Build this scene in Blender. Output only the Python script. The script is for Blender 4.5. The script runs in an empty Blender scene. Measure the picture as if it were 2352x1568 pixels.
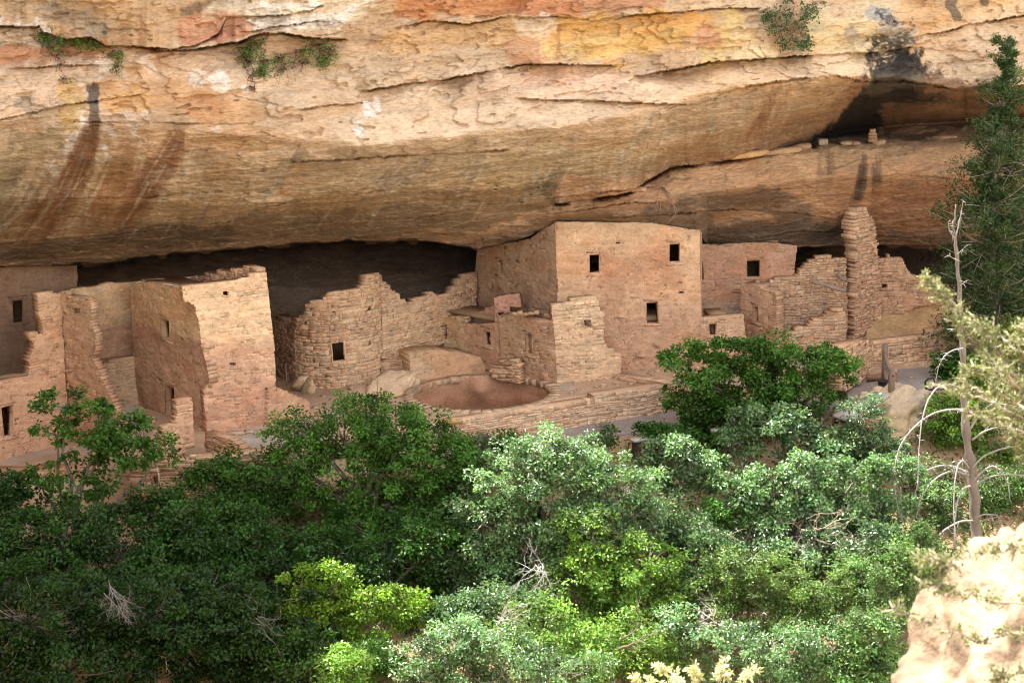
import bpy, math, random
import numpy as np

# ------------------------------------------------------------------ camera, sky, sun, exposure
scene = bpy.context.scene
W, H, F = 2352., 1568., 4060.          # tracing frame of the photograph and focal length in its pixels
PITCH, ROLL = math.radians(12.5), math.radians(-1.5)
def _rx(a):
    c, s = math.cos(a), math.sin(a); return np.array([[1, 0, 0], [0, c, -s], [0, s, c]])
def _rz(a):
    c, s = math.cos(a), math.sin(a); return np.array([[c, -s, 0], [s, c, 0], [0, 0, 1]])
R = _rx(math.pi/2-PITCH) @ _rz(ROLL)
C = np.array([0., -70., 17.])
cd = bpy.data.cameras.new('camera')
cam = bpy.data.objects.new('camera', cd)
scene.collection.objects.link(cam)
cam.location = C
cam.rotation_mode = 'QUATERNION'
import mathutils
cam.rotation_quaternion = mathutils.Matrix(R.tolist()).to_quaternion()
cd.sensor_width = 36; cd.lens = F/W*36; cd.clip_start = .1; cd.clip_end = 2000
cd.dof.use_dof = True; cd.dof.focus_distance = 66; cd.dof.aperture_fstop = 5.6
scene.camera = cam

SUN_EL, SUN_AZ = math.radians(64), math.radians(55)     # azimuth: from +Y (behind the cliff) towards -X
S = np.array([-math.sin(SUN_AZ)*math.cos(SUN_EL), math.cos(SUN_AZ)*math.cos(SUN_EL), math.sin(SUN_EL)])
world = bpy.data.worlds.new('World'); scene.world = world; world.use_nodes = True
wn, wl = world.node_tree.nodes, world.node_tree.links
wn.clear()
wo = wn.new('ShaderNodeOutputWorld'); bg = wn.new('ShaderNodeBackground'); bc = wn.new('ShaderNodeBackground'); mx = wn.new('ShaderNodeMixShader')
sky = wn.new('ShaderNodeTexSky'); sky.sky_type = 'NISHITA'; sky.sun_disc = False
sky.sun_elevation = SUN_EL; sky.sun_rotation = -SUN_AZ; sky.altitude = 2100; sky.dust_density = 2.0
bg.inputs[1].default_value = .10
wl.new(sky.outputs[0], bg.inputs[0])
tc = wn.new('ShaderNodeTexCoord'); nz = wn.new('ShaderNodeTexNoise'); cr = wn.new('ShaderNodeValToRGB')
nz.inputs['Scale'].default_value = 2.2; nz.inputs['Detail'].default_value = 6
cr.color_ramp.elements[0].position = .36; cr.color_ramp.elements[1].position = .6
wl.new(tc.outputs['Generated'], nz.inputs['Vector']); wl.new(nz.outputs[0], cr.inputs[0]); wl.new(cr.outputs[0], mx.inputs[0])
bc.inputs[0].default_value = (1, .95, .88, 1); bc.inputs[1].default_value = .85
wl.new(bg.outputs[0], mx.inputs[1]); wl.new(bc.outputs[0], mx.inputs[2]); wl.new(mx.outputs[0], wo.inputs[0])
sl = bpy.data.lights.new('sun', 'SUN'); sl.energy = 5.0; sl.angle = math.radians(.5); sl.color = (1, .95, .87)
so = bpy.data.objects.new('sun', sl); scene.collection.objects.link(so)
so.rotation_mode = 'QUATERNION'; so.rotation_quaternion = mathutils.Vector(S.tolist()).to_track_quat('Z', 'Y')
so.location = (0, 0, 60)
vs = scene.view_settings
vs.view_transform = 'Standard'; vs.look = 'None'; vs.gamma = 1; vs.exposure = 2.0
scene.render.engine = 'CYCLES'
scene.cycles.max_bounces = 6; scene.cycles.diffuse_bounces = 4; scene.cycles.glossy_bounces = 2
scene.cycles.transmission_bounces = 3; scene.cycles.transparent_max_bounces = 4
scene.cycles.use_denoising = True; scene.cycles.filter_width = 1.05

# ------------------------------------------------------------------ projection helpers
def ray(px, py):
    px, py = np.asarray(px, float), np.asarray(py, float)
    v = np.stack([(px-W/2)/F, -(py-H/2)/F, -np.ones_like(px*py)], -1)
    return v @ R.T
def onz(px, py, z):
    r = ray(px, py); return C + r*((z-C[2])/r[..., 2])[..., None]
def ony(px, py, y):
    r = ray(px, py); return C + r*((np.asarray(y)-C[1])/r[..., 1])[..., None]
def proj(P):
    q = (np.asarray(P)-C) @ R
    return q[..., 0]/-q[..., 2]*F+W/2, -q[..., 1]/-q[..., 2]*F+H/2
z1 = lambda *p: [(.40273*x, 516.8+.40273*y) for x, y in p]
z2 = lambda *p: [(574.2+.36613*x, 488.1+.36613*y) for x, y in p]
z3 = lambda *p: [(1205.9+.36613*x, 459.4+.36613*y) for x, y in p]
z4 = lambda *p: [(1665.2+.4028*x, 402+.4028*y) for x, y in p]

# ------------------------------------------------------------------ noise
def _hash(i, j, k, s):
    h = (i*374761393 + j*668265263 + k*2147483647 + s*974634777) & 0xffffffff
    h = ((h ^ (h >> 13))*1274126177) & 0xffffffff
    h = ((h ^ (h >> 15))*2246822519) & 0xffffffff
    return ((h ^ (h >> 16)) & 0xffffff)/16777215.*2-1
def vnoise(x, y, z=0., s=0):
    x, y, z = np.broadcast_arrays(np.asarray(x, float), np.asarray(y, float), np.asarray(z, float))
    xi, yi, zi = np.floor(x).astype(np.int64), np.floor(y).astype(np.int64), np.floor(z).astype(np.int64)
    fx, fy, fz = x-xi, y-yi, z-zi
    fx, fy, fz = [f*f*f*(f*(f*6-15)+10) for f in (fx, fy, fz)]
    o = 0
    for a in (0, 1):
        for b in (0, 1):
            for c in (0, 1):
                o = o + _hash(xi+a, yi+b, zi+c, s)*(fx if a else 1-fx)*(fy if b else 1-fy)*(fz if c else 1-fz)
    return o
def fbm(x, y, z=0., s=0, o=4, g=.5):
    t, a, n = 0, 1, 0
    for k in range(o):
        t = t+a*vnoise(np.asarray(x)*2**k+k*17.3, np.asarray(y)*2**k+k*9.1, np.asarray(z)*2**k, s+k); n += a; a *= g
    return t/n
def sst(a, b, x):
    t = np.clip((x-a)/(b-a), 0, 1); return t*t*(3-2*t)
def lerp(a, b, t): return a+(b-a)*t
def pl(pts, x, k=1):
    a = np.array(pts, float); return np.interp(x, a[:, 0], a[:, k])

# ------------------------------------------------------------------ mesh and object helpers
ORG = {}
def mesh(name, V, Fc, mat, cols=None, smooth=False, mats=None, midx=None):
    V = np.asarray(V, np.float32); m = bpy.data.meshes.new(name)
    if isinstance(Fc, np.ndarray):
        n, k = Fc.shape; li = Fc.astype(np.int32).ravel(); ls = np.arange(n, dtype=np.int32)*k
    else:
        n = len(Fc); li = np.fromiter((i for f in Fc for i in f), np.int32); ln = np.array([len(f) for f in Fc]); ls = np.concatenate([[0], np.cumsum(ln)[:-1]]).astype(np.int32)
    m.vertices.add(len(V)); m.vertices.foreach_set('co', V.ravel())
    m.loops.add(len(li)); m.loops.foreach_set('vertex_index', li)
    m.polygons.add(n); m.polygons.foreach_set('loop_start', ls)
    if smooth: m.polygons.foreach_set('use_smooth', np.ones(n, bool))
    if midx is not None: m.polygons.foreach_set('material_index', np.asarray(midx, np.int32))
    m.update(calc_edges=True)
    if cols is not None:
        c = np.ones((len(V), 4), np.float32); c[:, :3] = cols
        at = m.attributes.new('Col', 'FLOAT_COLOR', 'POINT'); at.data.foreach_set('color', c.ravel())
    for mm in (mats or [mat]): m.materials.append(mm)
    return m
def tag(o, label=None, cat=None, group=None, kind=None):
    if label: o['label'] = label
    if cat: o['category'] = cat
    if group: o['group'] = group
    if kind: o['kind'] = kind
    return o
def link(name, m, parent=None, base=None):
    o = bpy.data.objects.new(name, m); scene.collection.objects.link(o)
    if parent is not None:
        o.parent = parent; off = ORG[parent.name]
    else:
        off = np.zeros(3) if base is None else np.asarray(base, float); o.location = off
    if m is not None and np.any(off):
        c = np.empty(len(m.vertices)*3, np.float32); m.vertices.foreach_get('co', c)
        m.vertices.foreach_set('co', (c.reshape(-1, 3)-off.astype(np.float32)).ravel()); m.update()
    ORG[o.name] = off
    return o
def obj(name, V, Fc, mat, parent=None, base=None, **k):
    return link(name, mesh(name, V, Fc, mat, **k), parent, base)
def thing(name, label, cat, base, group=None):
    o = bpy.data.objects.new(name, None); scene.collection.objects.link(o)
    o.location = base; o.empty_display_size = .3; ORG[o.name] = np.asarray(base, float)
    return tag(o, label, cat, group)
class MB:
    def __init__(s): s.v = []; s.f = []; s.c = []; s.n = 0
    def add(s, V, Fc, col=None):
        V = np.asarray(V, float); s.v.append(V); s.f += [tuple(int(i)+s.n for i in f) for f in Fc]; s.n += len(V)
        s.c.append(np.broadcast_to(np.asarray(col if col is not None else (1, 1, 1), float), (len(V), 3)))
    def box(s, a, b, col=None):
        a, b = np.array(a, float), np.array(b, float)
        V = [[(a, b)[i][0], (a, b)[j][1], (a, b)[k][2]] for k in (0, 1) for j in (0, 1) for i in (0, 1)]
        s.add(V, [(0, 2, 3, 1), (4, 5, 7, 6), (0, 1, 5, 4), (2, 6, 7, 3), (0, 4, 6, 2), (1, 3, 7, 5)], col)
    def tube(s, P, r, k=6, col=None):
        P = np.asarray(P, float); n = len(P); r = np.broadcast_to(np.asarray(r, float), (n,))
        T = np.gradient(P, axis=0); T /= np.linalg.norm(T, axis=1)[:, None]+1e-9
        ref = np.array([.31, .17, .93]) if abs(T[0] @ np.array([.31, .17, .93])) < .9 else np.array([1., 0, 0])
        A = np.cross(T, ref); A /= np.linalg.norm(A, axis=1)[:, None]+1e-9; B = np.cross(T, A)
        th = np.arange(k)/k*2*math.pi
        V = (P[:, None]+r[:, None, None]*(np.cos(th)[None, :, None]*A[:, None]+np.sin(th)[None, :, None]*B[:, None])).reshape(-1, 3)
        Fc = [(i*k+j, i*k+(j+1) % k, (i+1)*k+(j+1) % k, (i+1)*k+j) for i in range(n-1) for j in range(k)]
        Fc += [tuple(range(k))[::-1], tuple((n-1)*k+j for j in range(k))]
        s.add(V, Fc, col)
    def obj(s, name, mat, parent=None, base=None, smooth=False):
        return obj(name, np.concatenate(s.v), s.f, mat, parent, base, cols=np.concatenate(s.c), smooth=smooth)

# ------------------------------------------------------------------ materials
def material(name, rough=.95, spec=.2, attr=True, col=(1, 1, 1), n1=(3, .25), n2=(25, .2), bump=((8, .5, .02), (45, .4, .006)), stretch=(1, 1, 1), transl=None):
    m = bpy.data.materials.new(name); m.use_nodes = True
    N, L = m.node_tree.nodes, m.node_tree.links
    b = N['Principled BSDF']; b.inputs['Roughness'].default_value = rough; b.inputs['Specular IOR Level'].default_value = spec
    tcn = N.new('ShaderNodeTexCoord'); mp = N.new('ShaderNodeMapping'); mp.inputs['Scale'].default_value = stretch
    geo = N.new('ShaderNodeNewGeometry'); L.new(geo.outputs['Position'], mp.inputs['Vector'])
    if attr:
        a = N.new('ShaderNodeAttribute'); a.attribute_name = 'Col'; c = a.outputs['Color']
    else:
        a = N.new('ShaderNodeRGB'); a.outputs[0].default_value = (*col, 1); c = a.outputs[0]
    for sc, am in (n1, n2):
        if not am: continue
        t = N.new('ShaderNodeTexNoise'); t.inputs['Scale'].default_value = sc; t.inputs['Detail'].default_value = 5; t.inputs['Roughness'].default_value = .65
        L.new(mp.outputs[0], t.inputs['Vector'])
        mr = N.new('ShaderNodeMapRange'); mr.inputs[1].default_value = .25; mr.inputs[2].default_value = .75
        mr.inputs[3].default_value = 1-am; mr.inputs[4].default_value = 1+am; L.new(t.outputs[0], mr.inputs[0])
        mul = N.new('ShaderNodeVectorMath'); mul.operation = 'MULTIPLY'; L.new(c, mul.inputs[0]); L.new(mr.outputs[0], mul.inputs[1]); c = mul.outputs[0]
    L.new(c, b.inputs['Base Color'])
    nrm = None
    for sc, st, di in bump:
        t = N.new('ShaderNodeTexNoise'); t.inputs['Scale'].default_value = sc; t.inputs['Detail'].default_value = 6; t.inputs['Roughness'].default_value = .6
        L.new(mp.outputs[0], t.inputs['Vector'])
        bp = N.new('ShaderNodeBump'); bp.inputs['Strength'].default_value = st; bp.inputs['Distance'].default_value = di
        L.new(t.outputs[0], bp.inputs['Height'])
        if nrm: L.new(nrm, bp.inputs['Normal'])
        nrm = bp.outputs[0]
    if nrm: L.new(nrm, b.inputs['Normal'])
    if transl:
        tr = N.new('ShaderNodeBsdfTranslucent'); ms = N.new('ShaderNodeMixShader'); ms.inputs[0].default_value = transl
        mul = N.new('ShaderNodeVectorMath'); mul.operation = 'MULTIPLY'; mul.inputs[1].default_value = (1.5, 1.55, .6); L.new(c, mul.inputs[0]); L.new(mul.outputs[0], tr.inputs[0])
        L.new(b.outputs[0], ms.inputs[1]); L.new(tr.outputs[0], ms.inputs[2]); L.new(ms.outputs[0], N['Material Output'].inputs[0])
    return m
M = dict(
    cliff=material('sandstone_cliff', n1=(1.1, .18), n2=(8, .32), bump=((2.0, .4, .22), (8, .7, .08), (28, .6, .02)), stretch=(.55, .55, 1.7)),
    stone=material('sandstone_masonry', n1=(3, .16), n2=(15, .26), bump=((9, .7, .05), (30, .6, .015))),
    plaster=material('earth_plaster', n1=(1.9, .17), n2=(12, .2), bump=((2.5, .6, .09), (12, .7, .03))),
    dirt=material('dry_dirt', n1=(.7, .18), n2=(14, .16), bump=((3, .5, .06), (30, .6, .02))),
    gravel=material('grey_gravel', attr=False, col=(.29, .245, .225), n1=(1.2, .14), n2=(13, .42), bump=((30, .8, .03), (70, .6, .012))),
    rock=material('boulder_rock', n1=(2.5, .25), n2=(18, .25), bump=((4, .6, .08), (30, .6, .02))),
    leaf=material('oak_leaf', rough=.33, spec=.27, n1=(2, 0), n2=(9, 0), bump=(), transl=.3),
    gloss=material('sunlit_oak_leaf', rough=.27, spec=.75, n1=(2, 0), n2=(9, 0), bump=(), transl=.3),  # shinier copy of the oak leaf for sunlit crowns, boosting sun glints
    needle=material('juniper_spray', rough=.6, spec=.3, n1=(2, 0), n2=(9, 0), bump=(), transl=.2),
    bark=material('grey_bark', n1=(6, .2), n2=(50, .3), bump=((60, .7, .01),), stretch=(1, 1, .4)),
    wood=material('weathered_timber', n1=(8, .2), n2=(60, .3), bump=((70, .7, .008),), rough=.85),
    metal=material('black_painted_metal', attr=False, col=(.015, .015, .017), rough=.5, spec=.4, n1=(5, .2), n2=(30, .1), bump=()),
)

# ------------------------------------------------------------------ masonry walls
TAN, RED, CREAM, BROWN = (.50, .325, .195), (.44, .235, .135), (.60, .44, .27), (.40, .27, .165)
PALE = (.56, .40, .265)
rng = np.random.default_rng(7)
class Plane:
    """A wall's own sheet: A and B are the ends of its foot, lean the pixel of the top of the A edge when the wall leans."""
    def __init__(s, A, B, lean=None):
        s.A = np.array(A, float); B = np.array(B, float); d = (B-A)[:2]; s.L = np.linalg.norm(d); d = d/s.L
        s.U = np.array([d[0], d[1], 0]); n = np.array([-d[1], d[0], 0])
        if n[:2] @ (s.A-C)[:2] < 0: n = -n
        s.N = n; s.V = np.array([0, 0, 1.])
        if lean:
            p = ony(lean[0], lean[1], s.A[1]); s.V = (p-s.A)/(p[2]-s.A[2]); 
        s.seed = rng.integers(1000)
    def uv(s, px, py):
        r = ray(px, py); nn = np.cross(s.U, s.V); t = ((s.A-C) @ nn)/(r @ nn); p = C+r*t[..., None]-s.A
        w = p[..., 2]/s.V[2]; return (p-w[..., None]*s.V) @ s.U, w
    def xf(s, u, w, d): return s.A+np.multiply.outer(u, s.U)+np.multiply.outer(w, s.V)+np.multiply.outer(d, s.N)
class Cyl:
    def __init__(s, c, r, z0=0): s.c = np.array(c, float); s.r = r; s.z0 = z0; s.seed = rng.integers(1000); s.A = np.array([c[0], c[1]-r, z0])
    def uv(s, px, py):
        d = ray(px, py); o = (C-np.array([*s.c, 0]))[:2]; a = (d[..., :2]**2).sum(-1); b = (d[..., :2]*o).sum(-1); c = (o**2).sum()-s.r**2
        q = np.maximum(b*b-a*c, 0); t = (-b-np.sqrt(q))/a; p = C+d*t[..., None]
        return np.arctan2(p[..., 0]-s.c[0], s.c[1]-p[..., 1])*s.r, p[..., 2]-s.z0
    def xf(s, u, w, d):
        a = np.asarray(u)/s.r; rr = s.r-np.asarray(d); return np.stack([s.c[0]+rr*np.sin(a), s.c[1]-rr*np.cos(a), np.asarray(w)+s.z0+0*a], -1)
def cross(polys, w):
    xs = []
    for P in polys:
        for i in range(len(P)):
            a, b = P[i], P[(i+1) % len(P)]
            if (a[1] <= w) != (b[1] <= w): xs.append(a[0]+(b[0]-a[0])*(w-a[1])/(b[1]-a[1]))
    xs.sort(); return list(zip(xs[::2], xs[1::2]))
def inside(polys, u, w):
    r = np.zeros(u.shape, bool)
    for P in polys:
        for i in range(len(P)):
            a, b = P[i], P[(i+1) % len(P)]
            if a[1] == b[1]: continue
            k = (a[1] <= w) != (b[1] <= w); r ^= k & (u < a[0]+(b[0]-a[0])*(w-a[1])/(b[1]-a[1]))
    return r
def tint(col, px, py):
    px, py = np.asarray(px, float), np.asarray(py, float)
    k = col(px, py) if callable(col) else np.broadcast_to(np.array(col, float), px.shape+(3,))
    l = (k @ np.array([.3, .6, .1]))[..., None]*np.array([1.3, .94, .72]); return np.clip((k*.80+l*.20)*1.2, 0, .8)
def grad(*st, amp=14, s=3):
    """Colours of a wall by height in the photograph (its bands of plaster), with a ragged edge."""
    ys = [a for a, _ in st]; cs = np.array([c for _, c in st])
    def f(px, py):
        q = py+amp*fbm(px/22, py/14, s=s)
        return np.stack([np.interp(q, ys, cs[:, k]) for k in range(3)], -1)
    return f
FB = np.array([[0, 1, 2, 3], [4, 5, 1, 0], [5, 6, 2, 1], [6, 7, 3, 2], [7, 4, 0, 3], [8, 9, 5, 4], [9, 10, 6, 5], [10, 11, 7, 6], [11, 8, 4, 7], [11, 10, 9, 8]])
def wall(name, parent, P, outline, holes=(), t=.4, col=TAN, ch=(.10, .2), ln=(.18, .55), rough=1., plaster=None, pcol=None, pamp=.03, base=None, wave=.06, smooth_top=False, openings=True, niche=(), pscale=2.2):
    g = rng
    ol = np.array(P.uv(*np.array(outline, float).T)).T
    hs = [np.array(P.uv(*np.array(h, float).T)).T for h in holes]
    polys = [ol]+hs
    wv = lambda u, w: w+wave*fbm(np.asarray(u)*.9, np.asarray(w)*.6, s=P.seed, o=3)
    w0, w1 = ol[:, 1].min(), ol[:, 1].max()
    V, K, CC = [], [], []; core = MB(); w = w0
    B8 = [(0, 2, 3, 1), (4, 5, 7, 6), (0, 1, 5, 4), (2, 6, 7, 3), (0, 4, 6, 2), (1, 3, 7, 5)]
    def cbox(u0, u1, wa, wb, d0, d1):
        k = max(1, int((u1-u0)/.5)) if isinstance(P, Cyl) else 1
        e = np.linspace(u0, u1, k+1)
        for a, b in zip(e[:-1], e[1:]):
            q = np.array([[(a, b)[i], (wa, wb)[kk], (d0, d1)[j]] for kk in (0, 1) for j in (0, 1) for i in (0, 1)])
            pv = P.xf(q[:, 0], wv(q[:, 0], q[:, 1]), q[:, 2]); px, py = proj(pv.mean(0))
            core.add(pv, B8, tint(col, px, py)*.86*np.array([1.02, .96, .92]))
    while w < w1:
        h = g.uniform(*ch); 
        if g.random() < .15: h *= .55
        wm = min(w+h/2, w1-1e-4)
        if smooth_top: wm = min(w+.15*h, w1-1e-4)
        if smooth_top:
            for (a, b) in cross(polys, min(w+h+.01, w1-1e-4)): 
                if b-a > .1: cbox(a+.02, b-.02, w-.005, w+h, .022, t-.022)
        for (a, b) in cross(polys, wm):
            if b-a < .04: continue
            if not smooth_top: cbox(a+.02, b-.02, w-.005, w+h+.005, .018, t-.018)
            tj = g.uniform(-.1, .14) if rough > 2 else 0.
            if rough > 2: a += g.uniform(-.14, .06); b += g.uniform(-.04, .05)
            a += g.uniform(-.035, .02)*rough; b += g.uniform(-.02, .035)*rough
            u = a
            while u < b-.02:
                l = g.uniform(*ln)*(1 if g.random() > .2 else .5); e = min(u+l, b)
                if b-e < .08: e = b
                o = g.uniform(-.01, .016)*rough; bk = g.uniform(-.02, .02)*min(rough, 1.5)+tj; bv = min(.013, h*.14, (e-u)*.2)*(.6+.4*rough); gp = .006
                hh = h-gp+g.uniform(-.012, .004)*rough; wb = w+g.uniform(-.004, .008)*rough
                if P.__class__ is Cyl and e-u > .6: e = u+.6
                q = np.array([[u+gp+bv, wb+bv, -o], [e-bv, wb+bv, -o], [e-bv, wb+hh-bv, -o], [u+gp+bv, wb+hh-bv, -o],
                              [u+gp, wb, bv-o], [e, wb, bv-o], [e, wb+hh, bv-o], [u+gp, wb+hh, bv-o],
                              [u+gp, wb, t+bk], [e, wb, t+bk], [e, wb+hh, t+bk], [u+gp, wb+hh, t+bk]])
                q[:8] += g.uniform(-1, 1, (8, 3))*np.array([.016, .013, .009])*rough
                if smooth_top:
                    for uu_ in (0, 1):
                        ue = (u+.02, e-.02)[uu_]; cap = [y1 for y0, y1 in cross([s_[:, ::-1] for s_ in polys], ue) if y0 <= wm <= y1]
                        if cap:
                            ix = [k for k in range(12) if (q[k, 0] > (u+e)/2) == bool(uu_)]; q[ix, 1] = np.minimum(q[ix, 1], cap[0]+.01*g.random())
                pv = P.xf(q[:, 0], wv(q[:, 0], q[:, 1]), q[:, 2])
                px, py = proj(pv[:4].mean(0)); c = tint(col, px, py)*g.uniform(.80, 1.17)
                c = lerp(c, c*np.array([1.08, .9, .78]), g.random()*.7) if g.random() < .3 else lerp(c, c*np.array([1.04, 1.07, 1.08]), g.random())
                K.append(FB+12*len(V)); V.append(pv); CC.append(np.broadcast_to(c, (12, 3)))
                if h > .12 and not smooth_top and g.random() < .38 and e-u < .5:
                    s_ = g.uniform(.4, .62); q2 = q.copy(); lo = w+hh*s_; V.pop(); CC.pop(); K.pop()
                    q[[2, 3, 6, 7, 10, 11], 1] = lo-.006+g.uniform(-.006, .006, 6); q2[[0, 1, 4, 5, 8, 9], 1] = lo+.006+g.uniform(-.006, .006, 6)
                    q2[[0, 1, 2, 3], 2] += g.uniform(-.02, .025)*rough
                    for q_ in (q, q2):
                        cv = c*g.uniform(.85, 1.15); K.append(FB+12*len(V)); V.append(P.xf(q_[:, 0], wv(q_[:, 0], q_[:, 1]), q_[:, 2])); CC.append(np.broadcast_to(cv, (12, 3)))
                u = e
        w += h
    n0 = 12*len(V)
    VV = np.concatenate(V+core.v); FF = np.concatenate(K+[np.array(core.f)+n0]); CO = np.concatenate(CC+core.c)
    o = obj(name, VV, FF, M['stone'], parent, base, cols=CO)
    own = o
    if plaster is not None:
        st = .045; us = np.arange(ol[:, 0].min(), ol[:, 0].max(), st); ws = np.arange(w0, w1, st)
        gu, gw = np.meshgrid(us, ws); k = inside(polys, gu+st/2, gw+st/2)[:-1, :-1]
        # ragged rim: drop cells near the outline at random
        d = -(plaster+pamp*1.35*fbm(gu*pscale, gw*pscale*1.2, s=P.seed+5, o=6, g=.6)+.012)
        ck = np.abs(fbm(gu*.9+3, gw*.7, s=P.seed+15, o=5, g=.6)); crk_ = (ck < .016) & (vnoise(gu*.5, gw*.5, s=P.seed+16) > .05)
        d = d-.014*vnoise(gu*2.6+.5*np.floor(gw*7), gw*7, s=P.seed+18)-.008*vnoise(gu*6, gw*11, s=P.seed+20)
        pit = fbm(gu*5, gw*6, s=P.seed+17, o=3) > .5; d = d+.02*crk_+.03*pit
        k &= (d[:-1, :-1] < .008)
        gu2 = gu+.012*vnoise(gu*9, gw*9, s=1); gw2 = gw+.012*vnoise(gu*9, gw*9, s=2)
        pv = P.xf(gu2, wv(gu2, gw2), d); px, py = proj(pv)
        cc = tint(pcol or col, px, py)*(1+.2*fbm(gu*1.3, gw*1.6, s=P.seed+9, o=6, g=.6))[..., None]; cc = lerp(cc, cc*np.array([.93, .78, .70]), sst(.0, .4, fbm(gu*.7, gw*.9+5, s=P.seed+19, o=5))[..., None]*.7)
        cc = cc*(1+.09*vnoise(gu*1.6+3.1*np.floor(gw*6.5), gw*6.5, s=P.seed+21)+.07*vnoise(gu*7, gw*13, s=P.seed+22))[..., None]
        cc = cc*np.where(pit | crk_, .72, 1.)[..., None]
        nx = len(us); ii, jj = np.nonzero(k); a = ii*nx+jj
        if len(a):
            F4 = np.stack([a, a+1, a+nx+1, a+nx], -1); used, inv = np.unique(F4, return_inverse=True)
            obj('plaster', pv.reshape(-1, 3)[used], inv.reshape(F4.shape), M['plaster'], own, cols=cc.reshape(-1, 3)[used], smooth=True)
    for i, hq in enumerate(hs):
        if len(hq) != 4: continue
        ww, hh = np.ptp(hq[:, 0]), np.ptp(hq[:, 1])
        c0 = hq.mean(0); mb = MB()
        px, py = proj(P.xf(c0[0], c0[1], 0.)); cc = tint(pcol or col, px, py)*.96
        ft = .035; out = c0+(hq-c0)*np.array([1+2*ft/ww, 1+2*ft/hh]); inn = c0+(hq-c0)*np.array([1-ft/ww, 1-ft/hh])
        dd = (-.014, t+.01)
        q = np.array([[*p, d] for d in dd for p in out]+[[*p, d] for d in dd for p in inn])
        q[:, :2] += g.uniform(-.022, .022, (16, 2))
        pv = P.xf(q[:, 0], wv(q[:, 0], q[:, 1]), q[:, 2]); f = []
        for j in range(4):
            k = (j+1) % 4; f += [(j, k, 8+k, 8+j), (4+k, 4+j, 12+j, 12+k), (8+j, 8+k, 12+k, 12+j), (j, 4+j, 4+k, k)]
        mb.add(pv, f, cc)
        nm = 'doorway' if hh > .95 else ('window' if hh > .4 else 'vent_hole')
        if i in niche: nm = 'niche'; 
        fr = mb.obj(nm, M['plaster'], own)
        if hh > .4:
            for nm2, ys_, hs_, ex, pj in (('lintel', hq[:, 1].max()+.02, .075, .12, .02), ('sill', hq[:, 1].min()-.085, .07, .09, .045)):
                x0_, x1_ = hq[:, 0].min()-ex, hq[:, 0].max()+ex; q = np.array([[x, y, z] for z in (-pj-(plaster or 0)*.6, .2) for y in (ys_, ys_+hs_) for x in (x0_, x1_)])+g.uniform(-.014, .014, (8, 3))
                m2 = MB(); m2.add(P.xf(q[:, 0], wv(q[:, 0], q[:, 1]), q[:, 2]), [(0, 1, 3, 2), (4, 6, 7, 5), (0, 4, 5, 1), (2, 3, 7, 6), (0, 2, 6, 4), (1, 5, 7, 3)], cc*(1.08 if nm2 == 'sill' else .86)); m2.obj(nm2, M['stone'], own)
        if i in niche:
            q = np.array([[*p, d] for d in (t*.45, t*.8) for p in out]); pv = P.xf(q[:, 0], wv(q[:, 0], q[:, 1]), q[:, 2])
            b2 = MB(); b2.add(pv, [(0, 1, 2, 3), (7, 6, 5, 4), (0, 4, 5, 1), (1, 5, 6, 2), (2, 6, 7, 3), (3, 7, 4, 0)], cc*.97); b2.obj('niche_back', M['plaster'], own)
    return o
def slab(name, parent, pts, zt, th, col, mat='dirt'):
    P = np.array([[*p[:2], 0] for p in pts], float); n = len(P); z = np.broadcast_to(zt, (n,))
    # subdivided top so that it is not dead flat
    V = np.concatenate([np.c_[P[:, :2], z], np.c_[P[:, :2], z-th]])
    f = [tuple(range(n)), tuple(range(2*n-1, n-1, -1))]+[(i, i+n, (i+1) % n+n, (i+1) % n) for i in range(n)]
    return obj(name, V, f, M[mat], parent, cols=np.broadcast_to(np.array(col), (2*n, 3)))
def room(parent, A, B, t, dep, z0, z1, e=.12, name='room_interior'):
    """Back wall, side walls and roof behind a front wall, so that its openings look into a closed dark room."""
    A, B = np.array(A, float), np.array(B, float); d = (B-A)[:2]; L = np.linalg.norm(d); d /= L; n = np.array([-d[1], d[0]])
    if n @ (A-C)[:2] < 0: n = -n
    mb = MB()
    def bx(u0, u1, d0, d1, a, b):
        V = [[*(A[:2]+u*d+q*n), z] for z in (a, b) for q in (d0, d1) for u in (u0, u1)]
        mb.add(V, [(0, 2, 3, 1), (4, 5, 7, 6), (0, 1, 5, 4), (2, 6, 7, 3), (0, 4, 6, 2), (1, 3, 7, 5)], BROWN)
    bx(.1, L-.1, dep, dep+.25, z0, z1); bx(.1, .3, t+.03, dep-.003, z0, z1); bx(L-.3, L-.1, t+.03, dep-.003, z0, z1); bx(.1, L-.1, t+.03, dep+.25, z1+.003, z1+.15)
    return mb.obj(name, M['stone'], parent)
def log(name, label, p, q, r, col=(.30, .20, .13), n=7, mat='wood', cat='beam', parent=None, group=None):
    p, q = np.array(p, float), np.array(q, float); t = np.linspace(0, 1, n)[:, None]; P = p+(q-p)*t
    P[:, 2] += .03*np.sin(t[:, 0]*5+p[0]); P[:, 0] += .015*np.sin(t[:, 0]*9)
    mb = MB(); mb.tube(P, r*(1+.12*np.sin(np.arange(n)*2.1)), 9, col)
    o = mb.obj(name, M[mat], parent, None if parent else p, smooth=False)
    if parent is None: tag(o, label, cat, group)
    return o
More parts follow.
